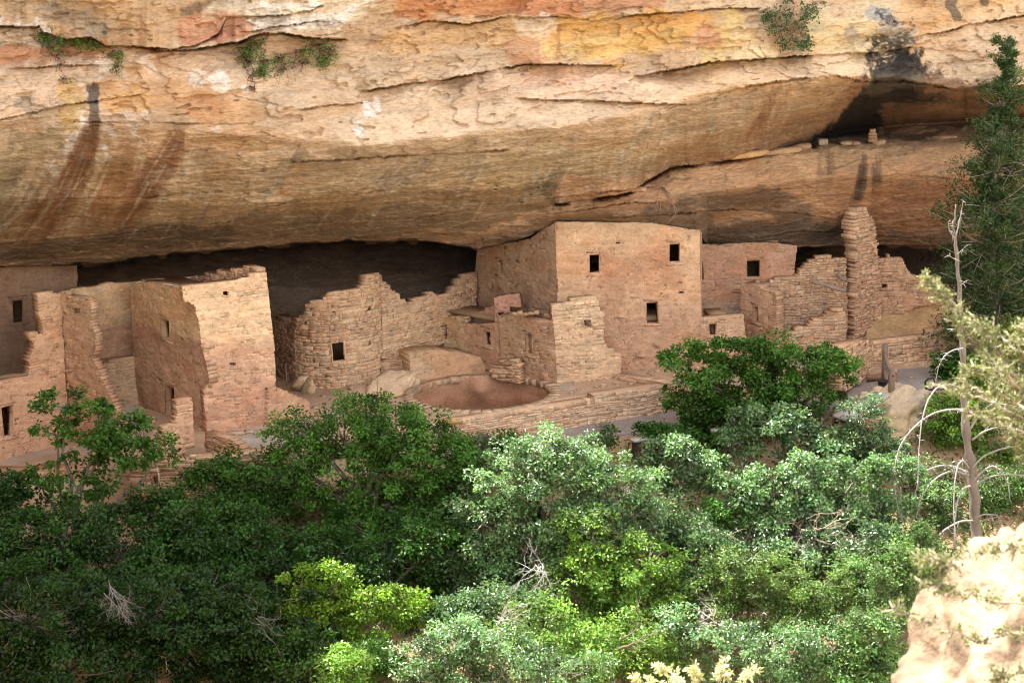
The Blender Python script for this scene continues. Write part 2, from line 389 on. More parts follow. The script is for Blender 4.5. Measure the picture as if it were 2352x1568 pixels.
# ------------------------------------------------------------------ ground
LF = [(-60, -16), (-25, -12), (-18, -10.6), (-11, -9.3), (-7, -7.9), (-3.5, -7.1), (6.4, -1.9), (12.6, -2.2), (15.2, -.4), (20, .2), (60, 4)]
KC = (-1.25, -2.55); KR = 2.75
PG = [(-60, -2.6), (-14, -2.6), (-8, -1.7), (-4, -1.05), (6, -.95), (11, -.6), (15, 0), (60, .3)]     # height of the path in front
def ground_h(x, y):
    x, y = np.asarray(x, float), np.asarray(y, float)
    l = pl(LF, x); zt = -1.0*sst(-14.2, -14.9, x)*sst(-3.2, -3.8, y)
    zt = zt+.42*np.exp(-(((x+6.1)/1.0)**2+((y+2.3)/.75)**2))
    d = l-y                                                        # metres in front of the terrace edge
    p = pl(PG, x); pw = pl([(-60, 1), (-8, 1.2), (-3, 2.6), (20, 3.0), (60, 3)], x)
    e = np.maximum(d-pw, 0)
    fl = np.where(e < 21, e*.46-.0*e, 21*.46)
    front = p-fl+.25*fbm(x*.3, y*.3, s=11, o=3)*sst(0, 3, e)+.03*fbm(x*1.3, y*1.3, s=4)
    cs = sst(-53, -69.3, y)                                         # the camera's own side of the canyon
    front = lerp(front, 14.7+.8*fbm(x*.1, y*.1, s=3), cs)
    return lerp(zt+.02*fbm(x*1.1, y*1.1, s=8), front, sst(-.42, -.08, d))
ax = np.unique(np.concatenate([np.linspace(-320, -30, 20), np.arange(-30, 30, .22), np.linspace(30, 320, 20)]))
ay = np.unique(np.concatenate([np.linspace(-420, -72, 16), np.arange(-72, -16, .5), np.arange(-16, 8, .14), np.linspace(8, 60, 12)]))
gx, gy = np.meshgrid(ax, ay); gz = ground_h(gx, gy)
nx = len(ax); ii, jj = np.mgrid[0:len(ay)-1, 0:nx-1]; a = (ii*nx+jj).ravel()
cxm = (gx[:-1, :-1]+gx[1:, 1:])/2; cym = (gy[:-1, :-1]+gy[1:, 1:])/2
keep = (np.hypot(cxm-KC[0], cym-KC[1]) > KR+.22).ravel()
F4 = np.stack([a, a+1, a+nx+1, a+nx], -1)[keep]
dl = pl(LF, gx)-gy
gc = lerp(np.array([.47, .32, .215]), np.array([.30, .20, .12]), sst(.2, 3.5, dl)[..., None])
gc = lerp(gc, np.array([.16, .15, .075]), (sst(.05, .5, fbm(gx*.5, gy*.5, s=5, o=4))*sst(3, 6, dl))[..., None])
gc = lerp(gc, np.array([.42, .35, .29]), (sst(0, .4, fbm(gx*.6+7, gy*.6, s=15, o=3))*sst(.5, -.5, dl))[..., None])
gc = gc*(1+.18*fbm(gx*.9, gy*.9, s=6, o=4))[..., None]
tag(obj('ground', np.stack([gx, gy, gz], -1).reshape(-1, 3), F4, M['dirt'], cols=gc.reshape(-1, 3), smooth=True), kind='structure')
# gravel path along the foot of the terrace wall
px_ = np.arange(-5, 24, .2); rows = []
for k, f in enumerate(np.linspace(0, 1, 14)):
    w_ = pl([(-5, .7), (0, 2.6), (20, 3.1), (24, 3)], px_)+.25*fbm(px_*.8, 0*px_, s=9)
    yy = pl(LF, px_)-.1-f*w_; rows.append(np.stack([px_, yy, ground_h(px_, yy)+.014], -1))
gv = np.array(rows); n_ = len(px_); ii, jj = np.mgrid[0:13, 0:n_-1]; a = (ii*n_+jj).ravel()
tag(obj('gravel_path', gv.reshape(-1, 3), np.stack([a, a+n_, a+n_+1, a+1], -1), M['gravel'], smooth=True), kind='structure')

# ------------------------------------------------------------------ cliff
K = {}
K['y0'] = [(-700, -150), (3000, -150)]
K['y1'] = [(-700, 40), (0, 60), (240, 100), (400, 112), (560, 92), (800, 92), (880, 170), (1176, 150), (1466, 175), (1760, 133), (2000, 120), (2106, 75), (2352, 35), (3000, 0)]
K['y2'] = [(-700, 260), (0, 275), (300, 292), (600, 312), (900, 332), (1100, 305), (1300, 292), (1500, 247), (1700, 190), (1940, 178), (2060, 180), (2200, 205), (2352, 197), (3000, 180)]
K['y3'] = [(-700, 450), (0, 460), (600, 470), (1176, 420), (1400, 385), (1600, 325), (1800, 262), (1950, 228), (2100, 232), (2352, 222), (3000, 210)]
K['y4'] = [(-700, 620), (0, 608), (180, 603), (400, 577), (600, 560), (800, 546), (1000, 548), (1100, 530), (1200, 490), (1270, 470), (1440, 445), (1540, 385), (1700, 365), (1800, 340), (1900, 312), (2000, 295), (2100, 285), (2352, 275), (3000, 265)]
K['y5'] = [(-700, 622), (0, 610), (180, 605), (400, 579), (600, 562), (800, 548), (1000, 550), (1100, 540), (1200, 498), (1270, 478), (1440, 453), (1540, 393), (1700, 373), (1800, 352), (1900, 336), (2000, 334), (2100, 332), (2352, 322), (3000, 312)]
K['y6'] = [(-700, 624), (0, 612), (180, 607), (400, 581), (600, 564), (800, 550), (1000, 552), (1100, 548), (1200, 510), (1270, 488), (1440, 472), (1600, 445), (1800, 418), (2000, 405), (2352, 395), (3000, 380)]
K['y7'] = [(-700, 626), (0, 614), (180, 609), (400, 583), (600, 566), (800, 552), (1000, 554), (1096, 572), (1200, 550), (1280, 512), (1600, 533), (1625, 565), (1830, 568), (2000, 563), (2200, 563), (2352, 560), (3000, 555)]
K['d0'] = [(-1600, -40), (-700, -24), (-300, -13), (0, -7.9), (600, -7.0), (1176, -4.5), (1800, -1.6), (2352, 1.4), (3000, 4)]  # past the left frame edge: unseen promontory, added to shade the left slope
K['d1'] = [(-1600, -40.05), (-700, -24.05), (-300, -13.07), (0, -8.1), (600, -7.2), (1176, -4.6), (1800, -1.7), (2352, 1.4), (3000, 4)]
K['d2'] = [(-1600, -40.7), (-700, -24.7), (-300, -13.98), (0, -9.5), (600, -8.6), (1176, -5.9), (1700, -3.6), (2000, -2.0), (2352, .2), (3000, 3)]
K['d3'] = [(-1600, -40), (-700, -24), (-300, -13), (0, -7.0), (600, -6.0), (1176, -3.8), (1600, -1.5), (1800, -.5), (2000, .6), (2352, 2), (3000, 5)]
K['d4'] = [(-1600, -38.75), (-700, -22.75), (-300, -11.25), (0, -1.8), (400, -1.2), (800, -.5), (1000, .2), (1100, .6), (1200, -.5), (1270, -.8), (1440, -.3), (1540, .8), (1700, 2.0), (1800, 3.6), (1900, 5.4), (2000, 6.6), (2352, 8.5), (3000, 10)]
K['d5'] = [(-1600, -38.7), (-700, -22.7), (-300, -11.18), (0, -1.7), (400, -1.1), (800, -.4), (1000, .3), (1100, .7), (1200, -.3), (1270, -.7), (1440, -.2), (1540, .9), (1700, 1.7), (1800, 2.6), (1900, 3.2), (2000, 3.6), (2352, 5), (3000, 7)]
K['d6'] = [(-1600, -38.65), (-700, -22.65), (-300, -11.11), (0, -1.6), (400, -1.0), (800, -.3), (1000, .4), (1100, .8), (1200, -.1), (1270, -.8), (1440, -.6), (1600, .0), (1800, 1.6), (2000, 3.0), (2352, 4.5), (3000, 6.5)]
K['d7'] = [(-1600, -38.5), (-700, -22.5), (-300, -11), (0, -1.5), (400, -.9), (800, -.2), (1000, .5), (1100, 1.2), (1200, .9), (1280, .8), (1600, 1.5), (1625, 4.7), (1830, 5.3), (2000, 7.2), (2352, 8), (3000, 9)]
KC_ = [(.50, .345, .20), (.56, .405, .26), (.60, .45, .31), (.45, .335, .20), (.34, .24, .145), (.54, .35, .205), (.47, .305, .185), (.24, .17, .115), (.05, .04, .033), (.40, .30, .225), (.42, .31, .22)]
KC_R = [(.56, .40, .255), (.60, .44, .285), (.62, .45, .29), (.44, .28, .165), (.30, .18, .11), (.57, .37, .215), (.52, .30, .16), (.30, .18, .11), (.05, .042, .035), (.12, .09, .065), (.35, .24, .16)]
cx = np.concatenate([np.arange(-1600, -700, 30), np.arange(-700, -40, 8), np.arange(-40, 2400, 2.2), np.arange(2400, 3000, 8)])
cy = np.concatenate([np.arange(-150, -10, 5), np.arange(-10, 640, 2.0), np.arange(640, 812, 4)])
PX, PY = np.meshgrid(cx, cy); n1, n2 = PX.shape
ky = [pl(K['y%d' % i], cx) for i in range(8)]; kd = [pl(K['d%d' % i], cx) for i in range(8)]
def sm(a, s):
    k = np.exp(-.5*(np.arange(-3*s, 3*s+1)/s)**2); k /= k.sum()
    return np.convolve(np.pad(a, 3*s, mode='edge'), k, 'valid')
for i in range(7): kd[i] = sm(kd[i], 18)
wob = 6*fbm(cx/60, 0*cx, s=2, o=4)
for i in (2, 3): ky[i] = ky[i]+wob*1.5
for i in (4, 5, 6, 7): ky[i] = ky[i]+wob*.35
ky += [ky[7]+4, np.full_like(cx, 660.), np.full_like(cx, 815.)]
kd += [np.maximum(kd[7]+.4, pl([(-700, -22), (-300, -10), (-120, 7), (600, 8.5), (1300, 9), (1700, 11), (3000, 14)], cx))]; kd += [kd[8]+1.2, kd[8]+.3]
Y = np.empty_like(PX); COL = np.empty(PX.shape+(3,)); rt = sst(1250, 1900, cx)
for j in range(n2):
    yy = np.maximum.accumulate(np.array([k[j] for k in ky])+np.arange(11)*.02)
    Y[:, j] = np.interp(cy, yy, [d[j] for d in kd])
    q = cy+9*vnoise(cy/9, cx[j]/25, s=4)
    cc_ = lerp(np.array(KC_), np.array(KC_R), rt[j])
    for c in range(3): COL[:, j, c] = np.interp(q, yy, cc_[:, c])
lipm = sst(-1, 3, PY-ky[7][None])                                 # inside the alcove
# smooth the profile a little above the lip
Ys = Y.copy(); kk = np.exp(-.5*(np.arange(-6, 7)/3.)**2); kk /= kk.sum()
Yp = np.pad(Y, ((6, 6), (0, 0)), mode='edge'); Ys = sum(kk[i]*Yp[i:i+n1] for i in range(13))
far = sst(-26, -8, PY-ky[7][None]); crk = (np.abs(PY-ky[4][None]) < 16) & (PX > 1500)
Y = np.where(crk, Y, lerp(Ys, Y, far))
P0 = ony(PX, PY, Y); X0, Z0 = P0[..., 0], P0[..., 2]
bed = Z0-.055*X0                                                 # bedding tilts a little along the cliff
# bedding cracks: rock above the line juts, the line itself is a slot
def crackline(pts, over=.35, slot=.35, hw=26, sw=3.2, below=0, bw=30):
    global Y
    x0, x1 = pts[0][0], pts[-1][0]
    cyl = pl(pts, cx)+2.5*fbm(cx/14, 0*cx, s=int(pts[0][0])+3, o=3); en = sst(x0-4, x0+25, cx)*sst(x1+4, x1-25, cx)
    en = en*np.clip(1+1.5*fbm(cx/70, 0*cx, s=int(pts[-1][1])+7, o=3), .2, 1.7); hw = hw*np.clip(1+fbm(cx/50, 0*cx, s=3), .5, 1.6)[None]
    d = cyl[None]-PY
    Y = Y-(over*np.exp(-np.maximum(d, 0)/hw)*(d > 0)*en[None])+slot*np.exp(-(np.minimum(d, 0)/sw)**2)*(d <= 0)*en[None]+below*np.exp(np.minimum(d, 0)/bw)*(d <= 0)*en[None]
a5 = lambda *p: [(x*.5, y*.5) for x, y in p]
a6 = lambda *p: [(1176+x*.5, y*.5) for x, y in p]
crackline([(-700, 52)]+a5((0, 118), (180, 122), (200, 150), (300, 180), (420, 172), (480, 205), (700, 217), (830, 232), (950, 215), (1100, 190), (1180, 157), (1290, 150), (1450, 175), (1600, 182)), 1.0, .7, 30, 4)
crackline(a5((700, 235), (900, 210), (1000, 160), (1040, 78), (1300, 70), (1420, 50), (1520, 8)), .35, .2, 18, 3)
crackline(a5((1100, 150), (1300, 118), (1450, 100), (1560, 96)), .2, .15, 14, 2.5)
crackline(a5((1815, 128), (1990, 92), (2150, 108), (2352, 72))+a6((100, 80), (200, 72), (400, 95), (560, 70), (900, 42), (1150, 36)), .3, .25, 20, 2.5)
crackline(a5((1650, 418), (1760, 402), (1890, 378), (2000, 372), (2352, 305))+a6((100, 292), (320, 296), (480, 300)), .4, .35, 24, 3, .2)
crackline(a6((560, 352), (780, 312), (920, 282), (1180, 267), (1300, 256), (1640, 242), (1850, 214)), .7, .45, 26, 3.2, .3)
crackline(a6((1820, 175), (2000, 142), (2100, 112), (2352, 72), (2600, 60)), .4, .4, 22, 3)
crackline(a5((1050, 410), (1090, 445), (1200, 465), (1310, 490)), .22, .22, 14, 2.5)
crackline(a5((1360, 505), (1450, 490), (1560, 480), (1700, 470)), .28, .3, 14, 2.5)
crackline([(-500, 300)]+a5((0, 552), (150, 515), (300, 480), (660, 432)), .15, .14, 14, 2.2)
crackline(a5((0, 318), (300, 300), (480, 296)), .2, .12, 12, 2.2)
crackline(a6((850, 482), (1000, 420), (1100, 392), (1300, 362), (1500, 347), (1600, 372), (1800, 368), (2000, 402), (2060, 416), (2200, 412), (2352, 395)), .22, .2, 30, 5, .35, 30)
crackline(a6((0, 450), (200, 458), (420, 462), (640, 475), (850, 480)), .12, .15, 20, 3, .15, 20)
crackline(a5((1200, 745), (1500, 735), (1800, 715), (2100, 705), (2352, 680)), .16, .15, 24, 3, .2, 20)
crackline(a5((300, 560), (700, 560), (1000, 570), (1250, 560)), .08, .08, 14, 2)
crackline(a5((700, 1010), (1000, 1000), (1250, 945), (1500, 905)), .12, .15, 16, 2.5)
crackline(a6((200, 910), (420, 880), (560, 868), (700, 850)), .16, .2, 14, 2.5)
crackline(a6((0, 935), (200, 905), (400, 895)), .12, .12, 14, 2.5)
crackline(a6((700, 780), (780, 765), (860, 760)), .2, .5, 10, 4)
crackline([(1265, 471), (1440, 444), (1540, 384), (1700, 364), (1800, 339), (1890, 318)], .5, 1.1, 30, 5)
crackline(a6((150, 985), (350, 960), (520, 930), (700, 925)), .15, .2, 14, 3)
crackline([(560, 470), (700, 462), (850, 440), (1000, 430), (1100, 405)], .12, .16, 16, 2.5); crackline([(620, 520), (800, 505), (960, 500), (1080, 480)], .12, .16, 16, 2.5); crackline([(0, 470), (150, 455), (330, 452), (480, 440)], .1, .14, 14, 2.5)
crackline([(0, 560), (180, 545), (380, 525), (560, 505)], .12, .16, 14, 2.5)
crackline(a6((420, 1000), (700, 985), (1000, 960), (1300, 975), (1500, 1010)), .2, .2, 16, 3)
crackline(a6((1500, 830), (1800, 800), (2100, 830), (2400, 850)), .12, .12, 16, 2.5)
crackline(a6((800, 900), (1000, 880), (1250, 870), (1450, 860)), .15, .12, 20, 2.5)
crackline(a6((1050, 1110), (1300, 1060), (1500, 1065), (1800, 1090), (2200, 1100)), .15, .15, 14, 2.5)
# the round knob under the high juniper
kn = np.exp(-(((PX-2050)/62)**2+((PY-62)/40)**2)); Y = Y-1.1*kn
Y = Y-.5*np.exp(-(((PX-1880)/110)**2+((PY-75)/55)**2))
# spalled flakes, bedding shelves and pitted undersides
und = sst(-20, 60, PY-ky[2][None])*(1-lipm)
en_ = np.clip(1+1.3*fbm(X0*.35, bed*.2, s=99, o=3), .25, 1.8)
m1 = fbm(X0*.22, bed*.45, Y*.2, s=21, o=5)
fl = fbm(X0*.28, bed*.8, Y*.25, s=31, o=5, g=.55)*4; flk = (np.floor(fl)+sst(.9, 1., fl-np.floor(fl)))/4
fl2 = fbm(X0*.9+5, bed*2.0, Y*.3, s=36, o=4, g=.55)*3; flk2 = (np.floor(fl2)+sst(.88, 1., fl2-np.floor(fl2)))/3
st_ = fbm(X0*.12, bed*3.2, Y*.2, s=41, o=4); q_ = (bed*2.6+1.3*fbm(X0*.16, bed*.3, s=5, o=4)); shelf = q_-np.floor(q_)
m2 = fbm(X0*1.1, bed*2.6, Y*1., s=51, o=4); m3 = fbm(X0*1.2, bed*7.5, Y*.8, s=61, o=3)
act = sst(-.25, .25, fbm(X0*.2, bed*.3, s=77, o=3))
pits = sst(.35, .75, fbm(X0*2.2, bed*6, Y*1.5, s=71, o=3))*act
Y = Y+(.42*m1-.62*flk*(1-.5*und)-.20*flk2*(.4+.6*act)*(1-.55*und)+.10*st_+(.04+.07*und)*m2+(.015+.06*und)*m3*(.3+act)+(.05+.05*und)*act*np.where(shelf < .86, shelf*.6, (1-shelf)*3.6)+.22*pits*und)*(1-.5*lipm)
Pc = ony(PX, PY, Y)
low = Pc[..., 2] < -.12
Pz = onz(PX, PY, -.12); Pc = np.where(low[..., None], Pz, Pc)

# stains, varnish, mineral crusts (they belong to the stone)
def brush(pts, w, col, op, ns=(30, 60), hard=.5, s=1, thr=-.5):
    """A streak along a polyline in the tracing frame; ns: grain of its ragged edge."""
    global COL
    pts = np.array(pts, float); ww = np.broadcast_to(np.asarray(w, float), (len(pts),))
    x0, x1 = pts[:, 0].min()-3*ww.max(), pts[:, 0].max()+3*ww.max(); y0, y1 = pts[:, 1].min()-3*ww.max(), pts[:, 1].max()+3*ww.max()
    jx = np.nonzero((cx >= x0) & (cx <= x1))[0]; jy = np.nonzero((cy >= y0) & (cy <= y1))[0]
    if not len(jx) or not len(jy): return
    sl_ = np.s_[jy[0]:jy[-1]+1, jx[0]:jx[-1]+1]; qx, qy = PX[sl_], PY[sl_]
    best = np.full(qx.shape, 9.)
    if len(pts) == 1: best = np.hypot(qx-pts[0, 0], qy-pts[0, 1])/ww[0]
    for i in range(len(pts)-1):
        d = pts[i+1]-pts[i]; t = np.clip(((qx-pts[i, 0])*d[0]+(qy-pts[i, 1])*d[1])/(d @ d+1e-9), 0, 1)
        best = np.minimum(best, np.hypot(qx-pts[i, 0]-t*d[0], qy-pts[i, 1]-t*d[1])/lerp(ww[i], ww[i+1], t))
    n = fbm(qx/ns[0], qy/ns[1], s=100+s, o=5, g=.6)
    a = sst(1.3, .8, best+1.1*n)*op*sst(thr-.25, thr+.25, fbm(qx/ns[0]*2.2, qy/ns[1]*2.2, s=200+s, o=4)+.25)
    COL[sl_] = lerp(COL[sl_], np.array(col), a[..., None])
ORANGE, YEL, WHT, RUST, DKB, BLK, GRY, PINK = (.56, .27, .085), (.62, .42, .15), (.80, .77, .72), (.42, .17, .07), (.17, .085, .045), (.028, .024, .022), (.30, .27, .22), (.66, .46, .33)
OLV, CRM = (.42, .35, .19), (.70, .56, .40)
B = brush
gb_ = np.random.default_rng(12)
def bundle(pts, spread, n, col, op, w=(3, 11), s=1):
    """A water stain: many thin runs side by side that start and end at their own heights."""
    pts = np.array(pts, float); sp = np.broadcast_to(np.asarray(spread, float), (len(pts),)); k = np.linspace(0, 1, len(pts))
    for i in range(n):
        s0, s1 = gb_.uniform(0, .5)**1.3, gb_.uniform(.5, 1.); o = gb_.normal()*.6; f = np.linspace(s0, s1, 6)
        B(np.stack([np.interp(f, k, pts[:, 0])+o*np.interp(f, k, sp), np.interp(f, k, pts[:, 1])+gb_.normal()*3], -1), gb_.uniform(*w)*np.array([.5, 1, 1, 1, .8, .4]), np.array(col)*gb_.uniform(.75, 1.3), op*gb_.uniform(.4, 1), (12, 70), s=s+i, thr=-1.)
B([(0, 30), (250, 40), (500, 60)], (60, 60, 40), (.50, .32, .15), .55, (60, 30), s=1); B([(120, 20), (230, 60)], (25, 20), GRY, .6, (20, 20), s=2); B([(430, 30), (470, 20), (560, 0)], 14, (.12, .1, .08), .6, (22, 14), s=3)
B([(500, 30), (640, 50), (760, 40), (800, 10)], 34, (.66, .57, .42), .8, (40, 30), s=4)
B([(560, 62), (620, 52), (700, 50), (790, 45), (800, 30)], 14, WHT, .8, (26, 10), s=5, thr=.1); B([(600, 10), (700, 12), (850, 5)], 12, WHT, .6, (30, 10), s=6, thr=.15); B([(930, 45), (960, 10)], 10, WHT, .4, (20, 20), s=66, thr=.2)
B([(430, 65), (500, 55), (560, 60)], 22, (.56, .28, .16), .8, (30, 14), s=7); B([(430, 92), (500, 88), (560, 80)], 10, (.5, .2, .12), .7, (30, 8), s=8)
B([(10, 75), (80, 75), (90, 90)], 24, (.78, .70, .62), .9, (22, 12), s=9, thr=.05)
B([(0, 135), (120, 135), (190, 128), (230, 120)], 26, (.55, .27, .14), .85, (40, 16), s=10); B([(350, 125), (420, 125)], 10, RUST, .7, (30, 8), s=11)
B([(0, 215), (200, 190), (420, 165), (560, 190)], 50, (.66, .50, .36), .7, (60, 40), s=12)
B([(60, 190), (180, 160)], 30, (.72, .55, .40), .6, s=13)
for i, (x, y, w) in enumerate([(240, 150, 16), (280, 175, 18), (320, 185, 14), (330, 140, 16), (450, 175, 14), (500, 180, 16), (280, 205, 10), (300, 268, 10), (310, 315, 9), (170, 295, 14), (180, 265, 10), (165, 320, 14), (155, 345, 12), (120, 380, 10), (245, 345, 8), (460, 235, 14), (490, 285, 10), (820, 290, 9), (845, 245, 9), (862, 235, 7), (300, 280, 8), (255, 300, 6), (330, 255, 6), (560, 205, 8)]):
    B([(x, y), (x+6, y+14)], w*1.15, WHT, .85, (14, 8), s=20+i, thr=-.22)
B([(160, 210), (165, 300)], (26, 18), YEL, .75, (24, 30), s=50); B([(270, 230), (320, 225)], 26, (.60, .37, .10), .8, (26, 20), s=51)
B([(250, 210), (330, 200), (420, 240), (520, 250), (560, 260)], 34, (.60, .34, .15), .75, (40, 30), s=52); B([(460, 240), (490, 270)], 30, (.55, .25, .09), .6, (26, 26), s=53)
B([(300, 300), (500, 320), (560, 290)], 50, (.52, .31, .15), .55, (40, 40), s=54)
B([(212, 200), (213, 225), (218, 285)], 11, (.12, .10, .085), .9, (14, 18), s=55); B([(60, 235)], 18, GRY, .6, (16, 20), s=56)
# long streaks running down the left underside
bundle([(220, 270), (195, 340), (165, 410), (110, 490), (60, 570)], (16, 28, 36, 42, 50), 34, (.24, .115, .052), .5, (4, 15), 600)
bundle([(410, 300), (385, 370), (330, 440), (270, 510), (225, 575)], (16, 26, 32, 38, 44), 34, (.25, .125, .06), .52, (4, 15), 640)
bundle([(310, 320), (280, 400), (230, 480), (190, 560)], (24, 34, 40, 46), 22, (.33, .18, .08), .5, (5, 18), 680)
bundle([(520, 330), (480, 420), (420, 520)], (40, 50, 50), 14, (.40, .27, .15), .4, (5, 16), 700)
bundle([(60, 330), (10, 430), (-40, 540)], (30, 40, 40), 14, (.24, .19, .12), .5, (5, 14), 720)
bundle([(700, 350), (640, 440), (570, 530)], (60, 60, 60), 12, (.36, .28, .18), .35, (4, 14), 740)
bundle([(1320, 320), (1270, 400), (1200, 460)], (50, 60, 60), 12, (.34, .27, .18), .4, (4, 12), 760)
B([(0, 380), (60, 340), (110, 330)], 26, (.34, .27, .15), .6, (30, 40), s=60); B([(60, 440), (20, 480), (-40, 540)], 26, (.20, .15, .09), .6, (20, 50), s=61)
for i, (x, y, dx, dy, w) in enumerate([(150, 370, -60, 90, 7), (110, 380, -60, 100, 6), (80, 400, -70, 100, 5), (240, 400, -40, 80, 5), (120, 460, -60, 80, 5), (60, 470, -60, 60, 6), (250, 380, -50, 90, 4), (200, 460, -40, 60, 4), (455, 300, -30, 110, 6), (470, 310, -16, 80, 4), (500, 400, -30, 70, 4), (340, 420, -60, 100, 4), (380, 380, -40, 60, 3), (120, 330, -30, 80, 6)]):
    B([(x, y), (x+dx*.5, y+dy*.55), (x+dx, y+dy)], w*.8, (.56, .48, .36), .5, (8, 40), s=300+i, thr=-.1)
for i, (x, y, dx, dy, w) in enumerate([(920, 368, -50, 55, 6), (980, 368, -50, 40, 7), (955, 370, -90, 70, 5), (1000, 366, -70, 60, 4), (890, 400, -80, 50, 5), (930, 410, -50, 30, 9), (860, 440, -70, 50, 4), (480, 470, -30, 60, 3), (640, 420, -40, 50, 3), (620, 470, 0, 30, 8)]):
    B([(x, y), (x+dx*.5, y+dy*.5), (x+dx, y+dy)], w, (.22, .20, .17), .7, (8, 26), s=330+i)
B([(690, 390), (640, 460), (620, 480)], 14, (.55, .32, .16), .6, (14, 40), s=345)
B([(600, 440), (800, 420), (1050, 400)], 60, (.38, .27, .16), .45, (60, 40), s=346)
B([(540, 520), (800, 510), (1050, 500)], 26, (.20, .15, .10), .6, (60, 24), s=347); B([(0, 580), (300, 550), (520, 535)], 20, (.14, .10, .065), .7, (60, 20), s=348)
B([(1050, 430), (1100, 380)], 26, (.25, .2, .13), .6, (30, 24), s=349); B([(1090, 400), (1230, 400), (1280, 370)], 30, (.40, .33, .2), .5, (40, 30), s=350)
# upper centre and right
B([(940, 20), (1100, 5), (1160, 20), (1300, 20)], 30, (.50, .20, .07), .85, (40, 16), s=360); B([(1200, 10), (1330, 8), (1500, 10)], 22, (.46, .19, .09), .7, (40, 12), s=361)
B([(920, 100), (1100, 80), (1200, 65), (1250, 100)], 34, (.60, .38, .18), .8, (50, 24), s=362)
B([(1300, 70), (1400, 95), (1500, 60), (1620, 50)], (40, 46, 40, 30), (.60, .35, .10), .9, (60, 26), s=363); B([(1270, 120), (1400, 110), (1550, 80)], 22, (.62, .44, .16), .7, (50, 20), s=364)
B([(1190, 110), (1220, 130)], 30, (.50, .25, .12), .7, (26, 20), s=365); B([(1200, 60), (1260, 60)], 22, (.70, .58, .44), .8, (26, 20), s=366)
B([(1285, 60), (1282, 130)], 4, (.42, .22, .09), .8, (8, 20), s=367)
B([(1680, 40), (1660, 90), (1640, 130)], 22, (.62, .47, .18), .75, (20, 24), s=368); B([(1700, 110), (1760, 120), (1850, 100)], 26, (.64, .52, .28), .8, (40, 20), s=369)
B([(1860, 60), (1950, 90), (2000, 60)], 46, (.60, .52, .30), .7, (40, 26), s=370); B([(1800, 60), (1830, 30), (1800, 100)], 26, (.52, .28, .17), .7, (22, 26), s=371)
B([(1620, 80), (1640, 90)], 18, (.48, .24, .14), .7, (16, 16), s=372); B([(1230, 175), (1330, 180), (1400, 185)], 22, (.64, .38, .24), .8, (40, 14), s=373)
B([(1080, 190), (1300, 205), (1500, 190)], 24, (.68, .50, .37), .6, (60, 14), s=374); B([(1190, 140), (1230, 150)], 12, RUST, .5, (20, 8), s=375)
B([(2100, 40), (2352, 10)], 40, (.64, .42, .22), .7, (60, 26), s=376)
B([(2200, 40), (2180, 10), (2200, -20)], 9, (.10, .08, .07), .8, (10, 18), s=377); B([(2260, 0), (2262, 10)], 9, (.12, .1, .09), .8, (10, 14), s=378)
# the knob's grey lichen and the black streak below it
B([(2010, 25), (2030, 40), (2060, 75), (2080, 80)], (16, 20, 26, 22), (.36, .35, .32), .95, (24, 18), s=380); B([(2005, 95), (2060, 95), (2085, 85)], 15, (.05, .048, .045), .9, (20, 10), s=381, thr=.05); B([(2020, 30), (2050, 50)], 10, BLK, .7, (14, 12), s=382, thr=.1); B([(1955, 75), (1960, 85)], 14, GRY, .8, (14, 14), s=383)
bundle([(2070, 175), (2035, 230), (1985, 285), (1920, 325)], (34, 34, 30, 18), 30, BLK, .85, (5, 15), 900); bundle([(2140, 185), (2120, 215), (2090, 250)], (40, 36, 30), 16, (.06, .045, .035), .7, (4, 12), 940)
B([(2015, 125), (2060, 130), (2070, 160)], (20, 30, 26), BLK, .95, (16, 12), .35, s=384, thr=.14); B([(2030, 150), (2060, 170)], 34, BLK, .8, (18, 14), .4, s=385, thr=.12); B([(2130, 155), (2150, 165)], 14, (.1, .08, .07), .6, (10, 12), s=386, thr=.2)
B([(2060, 190), (2040, 220), (2000, 260), (1950, 300), (1880, 332)], (50, 50, 44, 32, 20), BLK, 1., (22, 40), .5, s=387); B([(2085, 185), (2060, 240)], (62, 44), BLK, .97, (24, 40), s=388, thr=-1.5); B([(2030, 215), (1985, 270), (1930, 312)], (40, 36, 22), BLK, .95, (22, 40), s=398, thr=-1.5)
B([(2130, 195), (2210, 218), (2255, 235)], (30, 26, 18), (.11, .075, .05), .85, (22, 24), s=389); B([(2150, 195), (2200, 205), (2300, 210)], 22, (.33, .17, .09), .7, (30, 16), s=390)
B([(1975, 190), (1945, 220), (1915, 245)], (14, 12, 9), (.34, .17, .09), .8, (12, 30), s=391)
bundle([(1785, 192), (1770, 240), (1715, 335)], (12, 12, 14), 14, (.27, .14, .075), .7, (3, 9), 800); bundle([(1640, 240), (1600, 310), (1540, 370)], (40, 40, 40), 10, (.40, .26, .15), .4, (3, 10), 820); B([(1745, 205), (1700, 280), (1660, 330)], 18, (.42, .32, .2), .6, (12, 40), s=393)
for i, (x, y, dx, dy, w) in enumerate([(1715, 215, -18, 50, 4), (1730, 210, -16, 60, 3), (1500, 260, -30, 60, 4), (1480, 300, -60, 70, 6), (1840, 200, -20, 60, 5), (1650, 230, -20, 60, 6), (1560, 260, -20, 50, 4)]):
    B([(x, y), (x+dx, y+dy)], w, (.38, .34, .26), .7, (8, 30), s=400+i)
B([(1560, 270), (1700, 230), (1900, 215)], 36, (.46, .32, .185), .5, (50, 30), s=410); B([(1280, 400), (1260, 430)], 22, (.18, .15, .1), .6, (20, 16), s=411)
B([(2050, 270), (2200, 270), (2340, 265)], 26, (.20, .115, .065), .8, (60, 16), s=412); B([(1880, 325), (2000, 318), (2150, 315)], 8, (.13, .09, .06), .8, (30, 6), s=413)
